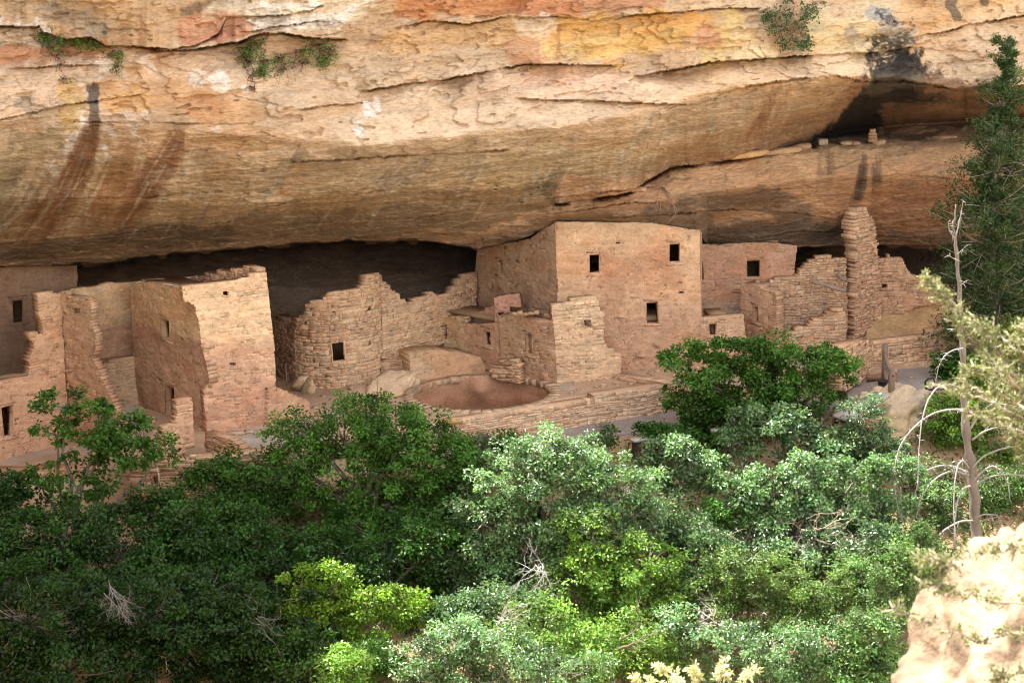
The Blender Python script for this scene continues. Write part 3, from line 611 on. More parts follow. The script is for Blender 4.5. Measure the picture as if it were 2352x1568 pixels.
# second bulge
B([(1300, 430), (1450, 440), (1600, 440)], 26, (.56, .33, .19), .7, (60, 16), s=420); B([(1850, 370), (2000, 350), (2150, 340), (2350, 345)], 26, (.62, .41, .24), .7, (50, 16), s=421)
bundle([(1982, 345), (1976, 420), (1962, 490), (1950, 560)], (8, 11, 10, 14), 13, (.07, .048, .036), .6, (2, 8), 840); bundle([(2010, 350), (2013, 430), (2002, 500)], (7, 9, 9), 10, (.07, .05, .038), .55, (2, 7), 860); bundle([(1890, 355), (1890, 420), (1870, 480)], (22, 24, 24), 9, (.25, .15, .09), .5, (3, 9), 880)
B([(1910, 360), (1905, 400)], 9, (.25, .15, .09), .6, (8, 26), s=424); B([(1560, 470), (1750, 455), (1900, 520), (1930, 560)], (16, 26, 34, 26), (.17, .125, .09), .8, (50, 16), s=425); B([(1640, 540), (1780, 530), (1900, 540)], 24, (.14, .11, .085), .85, (50, 14), s=426)
B([(1500, 500), (1620, 505)], 20, (.20, .14, .10), .7, (40, 12), s=427); B([(2080, 440), (2090, 480)], 26, (.27, .19, .14), .6, (20, 26), s=428); B([(2050, 540), (2200, 545)], 12, (.16, .1, .07), .7, (50, 8), s=429)
B([(2000, 480), (2150, 470), (2300, 480)], 46, (.50, .26, .135), .7, (60, 24), s=430); B([(1880, 480), (1930, 500)], 20, (.50, .29, .15), .6, (20, 16), s=431)
B([(1550, 420), (1750, 400), (1880, 430)], 34, (.56, .36, .20), .5, (60, 22), s=432)
gq = np.random.default_rng(77)
for i in range(190):                                               # fine seep lines following the slant of the overhang
    x = gq.uniform(0, 1850); y = float(np.interp(x, cx, ky[2]))+gq.uniform(10, 150); l = min(gq.uniform(40, 160), float(np.interp(x-40, cx, ky[4]))-22-y)
    if l < 20: continue
    sl = -gq.uniform(.35, .9) if x < 1300 else -gq.uniform(.2, .5)
    k_ = gq.random(); B([(x, y), (x+sl*l*.5, y+l*.45), (x+sl*l*1.1, y+l)], gq.uniform(1.2, 3.6), (.55, .50, .38) if k_ < .4 else ((.30, .17, .09) if k_ < .8 else (.33, .30, .25)), gq.uniform(.15, .42), (7, 36), s=500+i, thr=-.1)
# broad mottling
mo = fbm(X0*.35, bed*.9, Y*.3, s=91, o=6, g=.6)[..., None]; mo2 = fbm(X0*1.5, bed*4.5, Y, s=92, o=4)[..., None]
COL = COL*(1+.22*mo+.14*mo2)
warm = sst(.05, .5, fbm(X0*.3+9, bed*.7, s=93, o=5))[..., None]; COL = lerp(COL, COL*np.array([1.0, .82, .62]), warm*.5)
pale = sst(.1, .45, fbm(X0*.5, bed*1.4+4, s=94, o=5))[..., None]*(1-lipm[..., None]); COL = lerp(COL, COL*.6+np.array([.29, .24, .18]), pale*.22)
COL = lerp(COL, (COL @ np.array([.3, .6, .1]))[..., None]*np.array([1.2, .97, .76]), .14)
COL = np.clip(.92*COL**1.0*(1+.12*mo)*(1-.35*(pits*und)[..., None]), .01, .9)

# rim of the mesa above the picture: unseen, its height shaped to throw the shadow on the slope
top = Pc[0]; nr = 10; ext = []
RZ = pl([(-1600, 31), (-700, 31), (0, 28), (600, 25), (1176, 20), (1800, 19.6), (3000, 20)], cx)
for k in range(nr, 0, -1):
    f = k/nr; q = top.copy(); q[:, 2] = lerp(top[:, 2], np.maximum(RZ, top[:, 2]+.5), f); q[:, 1] += -.3*f+.35*fbm(q[:, 0]*.4, 0*q[:, 0]+k*.5, s=14)*min(1, 2*f); ext.append(q)
back = []
for dy, dz in ((120, 6), (40, 3), (12, .8), (3, .25)):
    q = ext[0].copy(); q[:, 1] += dy; q[:, 2] += dz; back.append(q)
up = np.array(back+ext); nu = len(up)
bot = Pc[-1].copy(); bot[:, 2] = np.where(cx < -150, -16, bot[:, 2]-.4); Pc = np.concatenate([Pc, bot[None]]); COL = np.concatenate([COL, COL[-1:]]); n1 += 1; cy = np.append(cy, 819.)
V = np.concatenate([up.reshape(-1, 3), Pc.reshape(-1, 3)]); CL = np.concatenate([np.broadcast_to(COL[0], (nu,)+COL[0].shape).reshape(-1, 3), COL.reshape(-1, 3)])
nn1 = n1+nu; ii, jj = np.mgrid[0:nn1-1, 0:n2-1]; a = (ii*n2+jj).ravel()
F4 = np.stack([a, a+n2, a+n2+1, a+1], -1)
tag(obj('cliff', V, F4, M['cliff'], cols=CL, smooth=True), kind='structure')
def on_cliff(px, py, off=0.):
    j = np.clip(np.searchsorted(cx, px), 0, n2-1); i = np.clip(np.searchsorted(cy, py), 0, n1-1)
    return ony(px, py, Pc[i, j, 1]-off)
# ------------------------------------------------------------------ the dwellings
o3 = lambda px, py, z: onz(px, py, z)
# -- tall left house with a flat earth roof
A = o3(490, 992, 0); Bf = o3(622, 972, 0); Bs = o3(320, 930, 0)
th_ = thing('flat_roofed_house', 'tall square house with flat earth roof, between the narrow cross wall and round tower', 'house', A)
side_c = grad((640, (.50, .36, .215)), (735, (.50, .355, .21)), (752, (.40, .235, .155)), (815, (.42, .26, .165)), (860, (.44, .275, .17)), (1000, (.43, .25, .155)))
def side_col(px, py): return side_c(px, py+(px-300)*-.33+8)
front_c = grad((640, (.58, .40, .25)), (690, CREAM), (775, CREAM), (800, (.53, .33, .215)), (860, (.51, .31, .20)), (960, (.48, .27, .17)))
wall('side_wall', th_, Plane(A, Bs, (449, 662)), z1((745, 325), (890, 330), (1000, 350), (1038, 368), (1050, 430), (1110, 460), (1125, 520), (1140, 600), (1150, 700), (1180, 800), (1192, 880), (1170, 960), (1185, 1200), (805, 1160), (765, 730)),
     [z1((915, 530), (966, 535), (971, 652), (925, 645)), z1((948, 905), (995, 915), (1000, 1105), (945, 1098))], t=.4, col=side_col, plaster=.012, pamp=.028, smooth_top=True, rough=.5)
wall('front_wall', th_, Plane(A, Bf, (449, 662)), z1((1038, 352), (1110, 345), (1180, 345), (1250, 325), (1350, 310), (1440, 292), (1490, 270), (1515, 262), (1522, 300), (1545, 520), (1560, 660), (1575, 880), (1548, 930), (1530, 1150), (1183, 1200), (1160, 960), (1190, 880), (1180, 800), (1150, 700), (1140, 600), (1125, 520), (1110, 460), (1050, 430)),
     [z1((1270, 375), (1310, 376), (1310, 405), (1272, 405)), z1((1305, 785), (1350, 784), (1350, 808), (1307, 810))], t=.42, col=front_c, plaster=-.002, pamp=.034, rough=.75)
dirS = (Bs-A)[:2]/np.linalg.norm((Bs-A)[:2]); dirF = (Bf-A)[:2]/np.linalg.norm((Bf-A)[:2])
ptop = ony(*z1((1515, 262))[0], Bf[1]); ft = ony(449, 662, A[1]); ztop = ft[2]
# right wall seen above the roof, then the roof and the back parapet
Pr = Plane([ptop[0]-.40, ptop[1]+.42, 0], [ptop[0]-.36+dirS[0]*5.0, ptop[1]+dirS[1]*5.0, 0])
P_ = np.array([[0, 0], [4.6, 0], [4.6, ptop[2]-.85], [3., ptop[2]-.5], [1.6, ptop[2]-.22], [0, ptop[2]+.08]])
def rawwall(name, par, P, uw, **k):
    pts = P.xf(uw[:, 0], uw[:, 1], 0*uw[:, 0]); px, py = proj(pts); return wall(name, par, P, list(zip(px, py)), **k)
rawwall('right_wall', th_, Pr, P_, t=.4, col=(.52, .34, .22), rough=.8)
bk0 = Bs[:2]; bk1 = Bf[:2]+dirS*5.2
sb = ony(*z1((760, 330))[0], Bs[1])
slab('roof', th_, [ft[:2]+dirF*.3+dirS*.3, ptop[:2]+dirS*.3-dirF*.1, ptop[:2]+dirS*4.9-dirF*.1, sb[:2]+dirF*.3], [ztop-.14, ptop[2]-.22, ptop[2]-1.02, sb[2]-.16], .25, (.37, .27, .195))
Pb = Plane([sb[0], sb[1]+.05, 0], [ptop[0]+dirS[0]*4.9, ptop[1]+dirS[1]*4.9, 0])
rawwall('back_wall', th_, Pb, np.array([[0, 0], [Pb.L, 0], [Pb.L, ptop[2]-.82], [Pb.L*.5, (ptop[2]+sb[2])/2-.36], [0, sb[2]-.02]]), t=.35, col=(.48, .33, .22))
room(th_, Bs+np.array([0, 0, 0]), A, .45, 1.6, -.1, ztop-.6)

# -- the open room to its left: back wall in two storeys
Cl = o3(252, 937, 0)
rc = thing('open_room', 'open two storey room with yellow and red plaster bands, left of the square house', 'ruined room', Bs)
up_n = Plane(Bs, Cl).N
wall('lower_wall', rc, Plane(Bs, Cl), z1((795, 742), (560, 790), (552, 800), (590, 900), (650, 1040), (640, 1150), (815, 1150)), t=.5, col=(.46, .32, .20), rough=.7, plaster=-.008, pamp=.03)
Bu, Cu = Bs+up_n*1.0+np.array([.12, 0, 0]), Cl+up_n*.75+(Cl-Bs)*.9
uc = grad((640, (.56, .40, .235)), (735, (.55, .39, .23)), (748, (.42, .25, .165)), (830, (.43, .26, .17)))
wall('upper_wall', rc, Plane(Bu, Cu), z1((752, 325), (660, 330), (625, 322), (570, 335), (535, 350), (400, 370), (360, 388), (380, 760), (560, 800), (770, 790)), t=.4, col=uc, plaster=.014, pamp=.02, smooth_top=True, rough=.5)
zl = ony(*z1((600, 770))[0], Bs[1])[2]
slab('floor_ledge', rc, [Bs[:2]+up_n[:2]*.2, Cl[:2]+up_n[:2]*.2, Cl[:2]+up_n[:2]*1.1+(Cl-Bs)[:2]*.4, Bs[:2]+up_n[:2]*1.1], zl-.02, .2, (.33, .24, .17))
# -- the narrow cross wall
Kb = o3(150, 1010, -1); Kf = o3(290, 1020, -.6)
wall_x = wall('cross_wall', None, Plane(Kb, Kf), z1((340, 378), (372, 386), (400, 400), (440, 412), (505, 428), (520, 470), (520, 560), (545, 640), (545, 720), (520, 760), (560, 820), (590, 900), (625, 980), (690, 1120), (740, 1230), (400, 1240), (375, 960)), [z1((405, 468), (460, 470), (460, 508), (407, 506))], t=.34, col=grad((670, (.45, .31, .20)), (800, (.44, .285, .18)), (950, (.43, .26, .16))), plaster=.004, pamp=.03, rough=.8, niche=(0,), base=Kb)
tag(wall_x, 'narrow cross wall with a stepped broken front edge, right of the leftmost pier', 'wall')
log('roof_beam', 'short beam stub poking out of the narrow cross wall', Plane(Kb, Kf).xf(*Plane(Kb, Kf).uv(*z1((345, 828))[0]), -.5), Plane(Kb, Kf).xf(*Plane(Kb, Kf).uv(*z1((425, 822))[0]), .1), .055, (.42, .27, .17))
# -- leftmost front house
La = o3(0, 1056, -1); Lb = o3(152, 1018, -1)
lw = thing('front_house', 'low broken house front with a tall pier and stepped doorway at far left', 'house', La)
LP = Plane(La-(Lb-La)*.5, Lb)
wall('front_wall', lw, LP, z1((-160, 930), (0, 895), (140, 872), (160, 860), (175, 800), (160, 770), (180, 735), (200, 690), (165, 640), (165, 628), (245, 622), (240, 560), (220, 500), (215, 400), (235, 390), (330, 384), (345, 388), (362, 700), (378, 960), (395, 1230), (0, 1400), (-160, 1430)),
     [z1((4, 1040), (77, 1020), (72, 1200), (20, 1212))], t=.42, col=grad((660, (.50, .34, .21)), (800, (.50, .31, .195)), (1000, (.49, .28, .17))), plaster=-.002, pamp=.03, rough=.8)
room(lw, LP.A, Lb, .5, 1.6, -1.1, 1.3)
log('beam_log', 'long dark log lying in the opening of the leftmost house', onz(-30, 874, 1.9), onz(62, 858, 2.0), .08, (.26, .17, .11))
# -- dim house at the back left, the overhang's shade painted into its wall colour
Ba = ony(-60, 900, -1.2); Bb = ony(182, 880, .6)
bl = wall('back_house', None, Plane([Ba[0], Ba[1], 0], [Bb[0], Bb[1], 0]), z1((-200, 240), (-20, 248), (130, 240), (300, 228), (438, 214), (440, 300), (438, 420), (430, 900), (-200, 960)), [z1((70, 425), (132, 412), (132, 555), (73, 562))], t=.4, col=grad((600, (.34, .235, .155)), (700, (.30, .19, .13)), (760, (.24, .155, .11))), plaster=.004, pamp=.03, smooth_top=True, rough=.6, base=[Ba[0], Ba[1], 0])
tag(bl, 'dim plastered back house with one black window under the overhang at far left', 'house')
room(bl, [Ba[0], Ba[1], 0], [Bb[0], Bb[1], 0], .43, 2., 0, 4.4)
# -- stub wall and low walls at the tower foot
Sa, Sb_ = o3(372, 1050, 0), o3(447, 1034, 0)
tag(wall('stub_wall', None, Plane(Sa, Sb_), z1((1005, 1000), (1030, 985), (1090, 980), (1095, 1000), (1105, 1250), (990, 1330), (920, 1330), (930, 1140), (990, 1125), (1010, 1080)), t=.38, col=(.48, .29, .18), rough=1., plaster=-.006, base=Sa), 'short stepped stub wall standing before the doorway of the square house', 'wall')
tag(wall('low_wall', None, Plane(o3(474, 1020, 0), o3(560, 1046, 0)), z1((1170, 1178), (1210, 1185), (1280, 1205), (1335, 1240), (1370, 1265), (1390, 1310), (1290, 1330), (1170, 1290)), t=.38, col=(.50, .31, .195), base=o3(474, 1020, 0)), 'knee high sloping wall at the front corner of the square house', 'wall')
tag(wall('low_wall', None, Plane(o3(626, 972, 0), o3(715, 944, 0)), z1((1528, 930), (1560, 925), (1592, 932), (1650, 960), (1711, 985), (1760, 1010), (1770, 1080), (1610, 1145), (1525, 1150)), t=.5, col=(.49, .29, .18), plaster=.0, base=o3(626, 972, 0)), 'sloping red plastered wall between the square house and round tower', 'wall')
mb = MB()
for (a, b, l) in ((1345, 1188, .7), (1420, 1180, .35)):
    p = onz(*z1((a, b))[0], 0.02); mb.box(p-[l/2, .15, .02], p+[l/2, .15, .06], (.5, .36, .25))
tag(mb.obj('flat_stone', M['rock'], None, onz(*z1((1345, 1188))[0], 0)), 'thin flat stones lying on the dirt before the square house', 'stone')

# -- round tower
base = onz(757, 892, 0); TC = (base[0]+.12, base[1]+2.05)
cyl = Cyl(TC, 2.05)
tw = thing('round_tower', 'rough curved stone tower with one black window and a pointed broken top', 'tower', base)
twc = grad((650, (.53, .36, .225)), (740, (.52, .36, .225)), (760, (.47, .30, .19)), (800, (.54, .38, .24)), (870, (.52, .35, .22)))
wall('curved_wall', tw, cyl, z2((272, 1080), (265, 770), (290, 665), (340, 620), (350, 580), (400, 545), (470, 535), (480, 505), (520, 490), (600, 492), (700, 472), (720, 440), (725, 398), (775, 385), (822, 383), (832, 430), (835, 560), (848, 700), (842, 850), (822, 900), (815, 1020), (700, 1100), (500, 1140), (300, 1110)),
     [z2((508, 812), (590, 805), (600, 930), (518, 938)), z2((520, 630), (541, 630), (541, 642), (521, 642)), z2((700, 684), (742, 682), (742, 698), (703, 700))], t=.42, col=twc, ch=(.08, .18), ln=(.16, .55), rough=1.2, plaster=-.03, pamp=.03)
p0 = cyl.xf(*cyl.uv(677, 860), 0.); 
wall('rear_wall', tw, Plane([p0[0], p0[1], 0], [p0[0]-1.6, p0[1]+2.6, 0]), z2((140, 660), (180, 652), (240, 665), (300, 660), (280, 770), (290, 1090), (160, 1080), (148, 900)), t=.4, col=(.36, .23, .155), rough=1.)
slab('room_roof', tw, [(TC[0]+1.55*math.cos(k/14*6.2832), TC[1]+1.55*math.sin(k/14*6.2832)) for k in range(14)], 2.1, .2, BROWN)
# -- the curving ruined wall right of the tower
Ra = onz(876, 872, 0); Rb = np.array([-1.25, 4.6, 0])
tag(wall('ruined_wall', None, Plane(Ra, Rb), z2((828, 430), (872, 450), (890, 490), (935, 510), (940, 540), (972, 545), (985, 580), (1040, 545), (1110, 530), (1130, 500), (1165, 515), (1180, 530), (1260, 500), (1270, 470), (1300, 460), (1300, 420), (1350, 400), (1425, 368), (1420, 700), (1100, 880), (990, 900), (835, 920)), [z2((872, 740), (900, 740), (900, 755), (874, 756))], t=.4, col=grad((640, (.50, .34, .215)), (760, (.52, .365, .23))), rough=1.1, ch=(.08, .16), plaster=-.022, base=Ra), 'long jagged wall running back from the round tower to the tall house', 'wall')

# -- main house
MA = np.array([1.93, .25, 0.]); MBp = np.array([8.05, 1.0, 0.]); MC = np.array([-1.35, 4.55, 0.])
mh = thing('tall_house', 'three storey plastered house touching the overhang, the tallest building at centre', 'house', MA)
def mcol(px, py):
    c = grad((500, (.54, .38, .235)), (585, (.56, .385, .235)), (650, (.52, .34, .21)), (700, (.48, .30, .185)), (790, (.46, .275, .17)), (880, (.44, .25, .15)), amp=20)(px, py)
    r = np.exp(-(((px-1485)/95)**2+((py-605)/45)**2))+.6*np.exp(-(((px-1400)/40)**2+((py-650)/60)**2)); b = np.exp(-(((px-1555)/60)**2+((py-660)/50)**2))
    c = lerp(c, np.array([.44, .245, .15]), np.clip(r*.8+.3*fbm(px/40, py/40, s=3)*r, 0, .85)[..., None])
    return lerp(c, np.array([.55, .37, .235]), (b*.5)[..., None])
PM = Plane(MA, MBp+(MBp-MA)*.3)
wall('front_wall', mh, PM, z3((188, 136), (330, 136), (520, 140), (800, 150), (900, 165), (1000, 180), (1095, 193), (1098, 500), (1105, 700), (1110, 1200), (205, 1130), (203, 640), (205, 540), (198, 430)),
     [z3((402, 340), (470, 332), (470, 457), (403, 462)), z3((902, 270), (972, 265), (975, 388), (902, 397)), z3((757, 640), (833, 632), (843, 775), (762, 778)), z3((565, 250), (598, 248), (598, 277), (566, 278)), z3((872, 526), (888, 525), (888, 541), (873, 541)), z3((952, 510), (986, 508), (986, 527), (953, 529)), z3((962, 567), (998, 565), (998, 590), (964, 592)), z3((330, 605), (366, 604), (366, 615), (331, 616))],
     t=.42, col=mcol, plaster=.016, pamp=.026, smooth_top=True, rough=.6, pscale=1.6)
sdc = grad((510, (.44, .315, .205)), (620, (.42, .30, .19)), (660, (.40, .27, .175)), (700, (.41, .265, .175)))
wall('side_wall', mh, Plane(MA, MC), [(1280, 509), (1218, 546), (1174, 558), (1097, 572), (1094, 590), (1093, 640), (1092, 900), (1280, 900)], [z2((1547, 298), (1585, 298), (1587, 386), (1565, 388)), z2((1545, 470), (1575, 470), (1575, 495), (1550, 495)), z2((1425, 460), (1445, 460), (1445, 480), (1427, 480))], t=.4, col=sdc, plaster=.008, pamp=.03, smooth_top=True, rough=.8)
room(mh, MA+[.1, .1, 0], MBp-[0, -.05, 0], .46, 3.6, -.1, 5.35)
nb = Plane(MA, MBp).N
for z in (2.1, 3.9): slab('floor', mh, [MA+[.4, .5, 0], MBp+[-.4, .5, 0], MBp+nb*3.5, MA+nb*3.5], z, .2, BROWN)
mb = MB()
for (px, py, l, sx) in ((825, 905, .14, .1), (727, 975, .1, .16), (600, 733, .05, .16), (910, 955, .06, .3)):
    u, w = PM.uv(*z3((px, py))[0]); p = PM.xf(u, w, 0.); mb = MB(); mb.box(p+[-sx, -.1, -l/2], p+[sx, .1, l/2], (.52, .36, .24)); mb.obj('projecting_stone', M['rock'], mh)
# low wall and roofed room to the right on the same line
lf = wall('annex_wall', None, PM, z3((1096, 745), (1140, 742), (1210, 735), (1300, 730), (1370, 726), (1385, 900), (1420, 1010), (1460, 1200), (1104, 1200)), [z3((1150, 768), (1205, 762), (1205, 846), (1155, 848))], t=.4, col=grad((720, (.50, .335, .21)), (800, (.47, .285, .175))), plaster=-.008, rough=.8, base=MBp)
tag(lf, 'low wall with a small square window, right of the tall house', 'wall')
mid = PM.xf(PM.L*.79, 0., 0.); room(lf, mid, PM.xf(PM.L*.9, 0., 0.), .44, 1.6, -.1, pl([(0, 0)], 0)+1.9)
# -- back house on the right
RA = np.array([7.5, 3.9, 0.]); RB = np.array([12.7, 4.45, 0.])
rb = wall('recessed_house', None, Plane(RA, RB), z3((1050, 278), (1210, 284), (1380, 269), (1560, 274), (1708, 292), (1695, 380), (1690, 470), (1700, 540), (1720, 900), (1050, 900)), [z3((1085, 384), (1118, 382), (1128, 500), (1090, 505)), z3((1387, 370), (1475, 368), (1478, 487), (1392, 489)), z3((1298, 562), (1357, 560), (1355, 590), (1300, 592)), z3((1242, 283), (1298, 281), (1298, 301), (1242, 302))], t=.4,
          col=grad((560, (.42, .27, .175)), (605, (.42, .245, .16)), (680, (.42, .25, .165)), (700, (.33, .255, .195)), (760, (.34, .265, .205))), plaster=.006, pamp=.03, smooth_top=True, rough=.7, base=RA)
tag(rb, 'recessed plastered house with a black square window, between tall house and pillar wall', 'house')
room(rb, RA, RA+(RB-RA)*.8, .43, 2., 0, 4.4)
# -- cross stub with a niche
Xa = np.array([9.62, 3.3, 0]); Xb = np.array([10.85, 1.75, 0])
tag(wall('niche_wall', None, Plane(Xa, Xb), z3((1357, 525), (1430, 532), (1480, 545), (1515, 570), (1560, 580), (1575, 600), (1578, 900), (1560, 1000), (1350, 1000)), [z3((1432, 652), (1466, 662), (1470, 768), (1434, 764))], t=.42, col=grad((655, (.47, .305, .195)), (760, (.45, .265, .165))), plaster=.004, rough=.9, niche=(0,), base=Xa), 'short cross wall with a tall niche, right of the recessed house', 'wall')
mb = MB(); x2 = Plane(Xa, Xb)
# -- rubble wall behind, low wall before it, the pillar
Ga, Gb = np.array([11.2, 3.9, 0]), np.array([15.6, 4.5, 0])
tag(wall('rubble_wall', None, Plane(Ga, Gb), z4((180, 612), (250, 612), (290, 590), (420, 570), (425, 545), (470, 500), (530, 468), (610, 470), (690, 480), (700, 900), (180, 900)), t=.42, col=(.46, .31, .20), rough=1.1, ch=(.08, .16), ln=(.14, .38), base=Ga), 'rough stone wall rising in steps towards the tall pillar', 'wall')
G2a, G2b = onz(1800, 800, .3), onz(1966, 800, .1)
tag(wall('low_wall', None, Plane(G2a, G2b), z4((330, 915), (360, 895), (430, 870), (490, 858), (490, 835), (550, 820), (610, 768), (672, 765), (690, 800), (700, 1100), (330, 1100)), t=.5, col=(.52, .34, .21), rough=1.2, ch=(.09, .17), base=G2a), 'stepped low stone wall at the foot of the tall pillar', 'wall')
PA = onz(1966, 784, .1); PB = onz(2021, 769, .1)
pc = tag(wall('pillar_wall', None, Plane(PA, PB, (1977, 476)), z4((752, 182), (800, 186), (820, 215), (832, 240), (850, 242), (858, 330), (872, 420), (880, 560), (886, 700), (880, 850), (850, 960), (745, 990), (740, 800), (745, 700), (752, 560), (750, 400), (742, 300)), t=.62, col=grad((470, (.58, .42, .28)), (580, (.53, .36, .235)), (780, (.52, .33, .21))), ch=(.09, .18), ln=(.14, .4), rough=2.7, base=PA), 'tall ragged pillar of stacked flat stones rising to the cliff', 'pillar')
log('roof_beam', 'weathered roof beam leaning from the rubble wall to the pillar', ony(*z4((490, 608))[0], 3.6), ony(*z4((690, 658))[0], 3.2), .085, (.34, .27, .21))
log('roof_beam', 'broken beam end sticking from the pillar, above the long beam', ony(*z4((640, 568))[0], 4.05), ony(*z4((690, 600))[0], 3.8), .09, (.30, .23, .18))
RWa = np.array([PB[0]-.1, PB[1]+.35, 0]); RWb = np.array([PB[0]+6.0, PB[1]+.5, 0])
tag(wall('rubble_wall', None, Plane(RWa, RWb), z4((865, 470), (940, 465), (1010, 480), (1025, 510), (1045, 545), (1075, 580), (1190, 600), (1230, 620), (1290, 630), (1400, 640), (1520, 690), (1520, 760), (1190, 735), (1110, 745), (1000, 790), (890, 800), (870, 800)), [z4((886, 615), (930, 617), (930, 650), (888, 650))], t=.5, col=grad((590, (.53, .345, .22)), (690, (.51, .32, .20))), rough=1.2, ch=(.08, .18), ln=(.15, .5), plaster=-.02, base=RWa), 'stone wall descending to the right of the pillar on bare bedrock', 'wall')
# bedrock hump under that wall
uu, vv = np.meshgrid(np.linspace(1990, 2290, 60), np.linspace(676, 850, 34))
bt = 696+9*np.sin((uu-2000)/40)+.04*(uu-2000)
dep = RWa[1]-.12-1.9*sst(bt, bt+105, vv)*(.75+.25*np.sin((uu-1990)/95))+.22*fbm(uu/50, vv/30, s=4, o=5)+.25*sst(2, 9, np.abs(vv-(722+16*np.sin(uu/45))))*(vv < 722+16*np.sin(uu/45))
bp_ = ony(uu, vv, dep); n_ = uu.shape[1]; ii, jj = np.mgrid[0:33, 0:n_-1]; a = (ii*n_+jj).ravel()
tag(obj('bedrock', bp_.reshape(-1, 3), np.stack([a, a+n_, a+n_+1, a+1], -1), M['cliff'], cols=(np.array([.55, .36, .19])*(1+.25*fbm(uu/40, vv/16, s=8, o=5))[..., None]).reshape(-1, 3), smooth=True), kind='structure')
# -- small rooms, block and bench behind the kiva
Ja, Jb = onz(980, 796, .55), onz(1146, 833, .45)
sr = thing('small_rooms', 'low pair of plastered rooms, one yellow one red, behind the kiva', 'house', Ja)
def jc(px, py): return lerp(np.array([.54, .395, .235]), np.array([.46, .285, .18]), sst(1058, 1075, px+8*fbm(px/20, py/12, s=2))[..., None])
JP = Plane(Ja, Jb)
wall('front_wall', sr, JP, z2((1103, 648), (1200, 652), (1300, 655), (1345, 658), (1350, 700), (1450, 698), (1560, 690), (1572, 1000), (1340, 960), (1112, 880)), [z2((1185, 700), (1240, 700), (1240, 798), (1200, 802)), z2((1465, 730), (1512, 728), (1516, 836), (1468, 838))], t=.35, col=jc, plaster=.016, pamp=.016, smooth_top=True, rough=.5)
room(sr, Ja, Jb, .38, 1.5, .2, 2.05)
JN = JP.N
wall('upper_wall', sr, Plane(Ja+JN*.75, Jb+JN*.75), z2((1352, 660), (1400, 640), (1470, 610), (1530, 582), (1555, 560), (1558, 720), (1350, 720)), t=.35, col=(.50, .295, .205), plaster=.012, smooth_top=True, rough=.6)
P7 = Plane(Jb+JN*.7, np.array([1.7, .9, 0])); 
wall('pink_wall', sr, P7, z2((1533, 535), (1570, 525), (1690, 512), (1700, 640), (1690, 760), (1540, 760)), [z2((1550, 622), (1595, 620), (1592, 648), (1555, 650))], t=.35, col=(.46, .255, .185), plaster=.012, smooth_top=True, rough=.6)
zr = JP.uv(*z2((1400, 705))[0])[1]; slab('roof', sr, [Ja+JN*.3, Jb+JN*.3, Jb+JN*1.6, Ja+JN*1.6], [zr+.25, zr+.02, zr+.02, zr+.25], .2, (.47, .33, .22))
# stone block with beam ends
KA, KB = onz(1281, 881, 0), onz(1428, 868, 0)
bk = thing('stone_block', 'square roofless stone room corner standing before the tall house', 'ruined room', KA)
kc = grad((690, (.58, .43, .28)), (760, (.56, .40, .255)), (880, (.53, .36, .225)))
wall('front_wall', bk, Plane(KA, KB, (1269, 696)), z3((165, 652), (230, 640), (300, 625), (440, 613), (466, 640), (460, 680), (505, 715), (485, 740), (495, 790), (490, 870), (530, 940), (600, 955), (600, 1100), (560, 1160), (205, 1170), (190, 900)), [z3((366, 746), (418, 745), (418, 784), (368, 786))], t=.42, col=kc, rough=1.1, ch=(.09, .19), ln=(.2, .55), plaster=-.014, pamp=.04)
sc_ = grad((730, (.47, .32, .205)), (800, (.45, .30, .19)), (870, (.44, .27, .17)))
wall('side_wall', bk, Plane(KA, Jb, (1269, 696)), z2((1562, 648), (1600, 642), (1700, 655), (1800, 675), (1900, 690), (1930, 1100), (1610, 1090), (1575, 940)), [z2((1730, 755), (1770, 757), (1776, 892), (1735, 890))], t=.4, col=sc_, plaster=.004, pamp=.034, rough=.8, niche=(0,))
bq = Plane(KA, KB); zb = bq.uv(*z3((180, 700))[0])[1]
slab('roof', bk, [KA+(KB-KA)*.05+bq.N*.3, KB*.4+KA*.6+bq.N*.4, np.array([2.2, .1, 0]), Jb+np.array([.5, .5, 0])], zb-.25, .2, (.49, .34, .225))
log('beam', None, ony(*z3((20, 690))[0], .2), ony(*z3((165, 715))[0], -.55), .09, (.27, .19, .14), parent=bk)
u, w = bq.uv(*z3((395, 765))[0]); q = bq.xf(u, w, 0.); log('beam_end', None, q-bq.N*.28-[.02, 0, .03], q+bq.N*.3, .09, (.19, .14, .11), parent=bk)
mb = MB(); p = onz(*z2((1720, 640))[0], zb-.2)
for k in range(5): mb.box(p+[-.5+.22*k, -.1, 0], p+[-.28+.22*k, .25, .1+.05*math.sin(k*2)], (.5, .35, .23))
mb.obj('loose_roof_stones', M['stone'], bk)
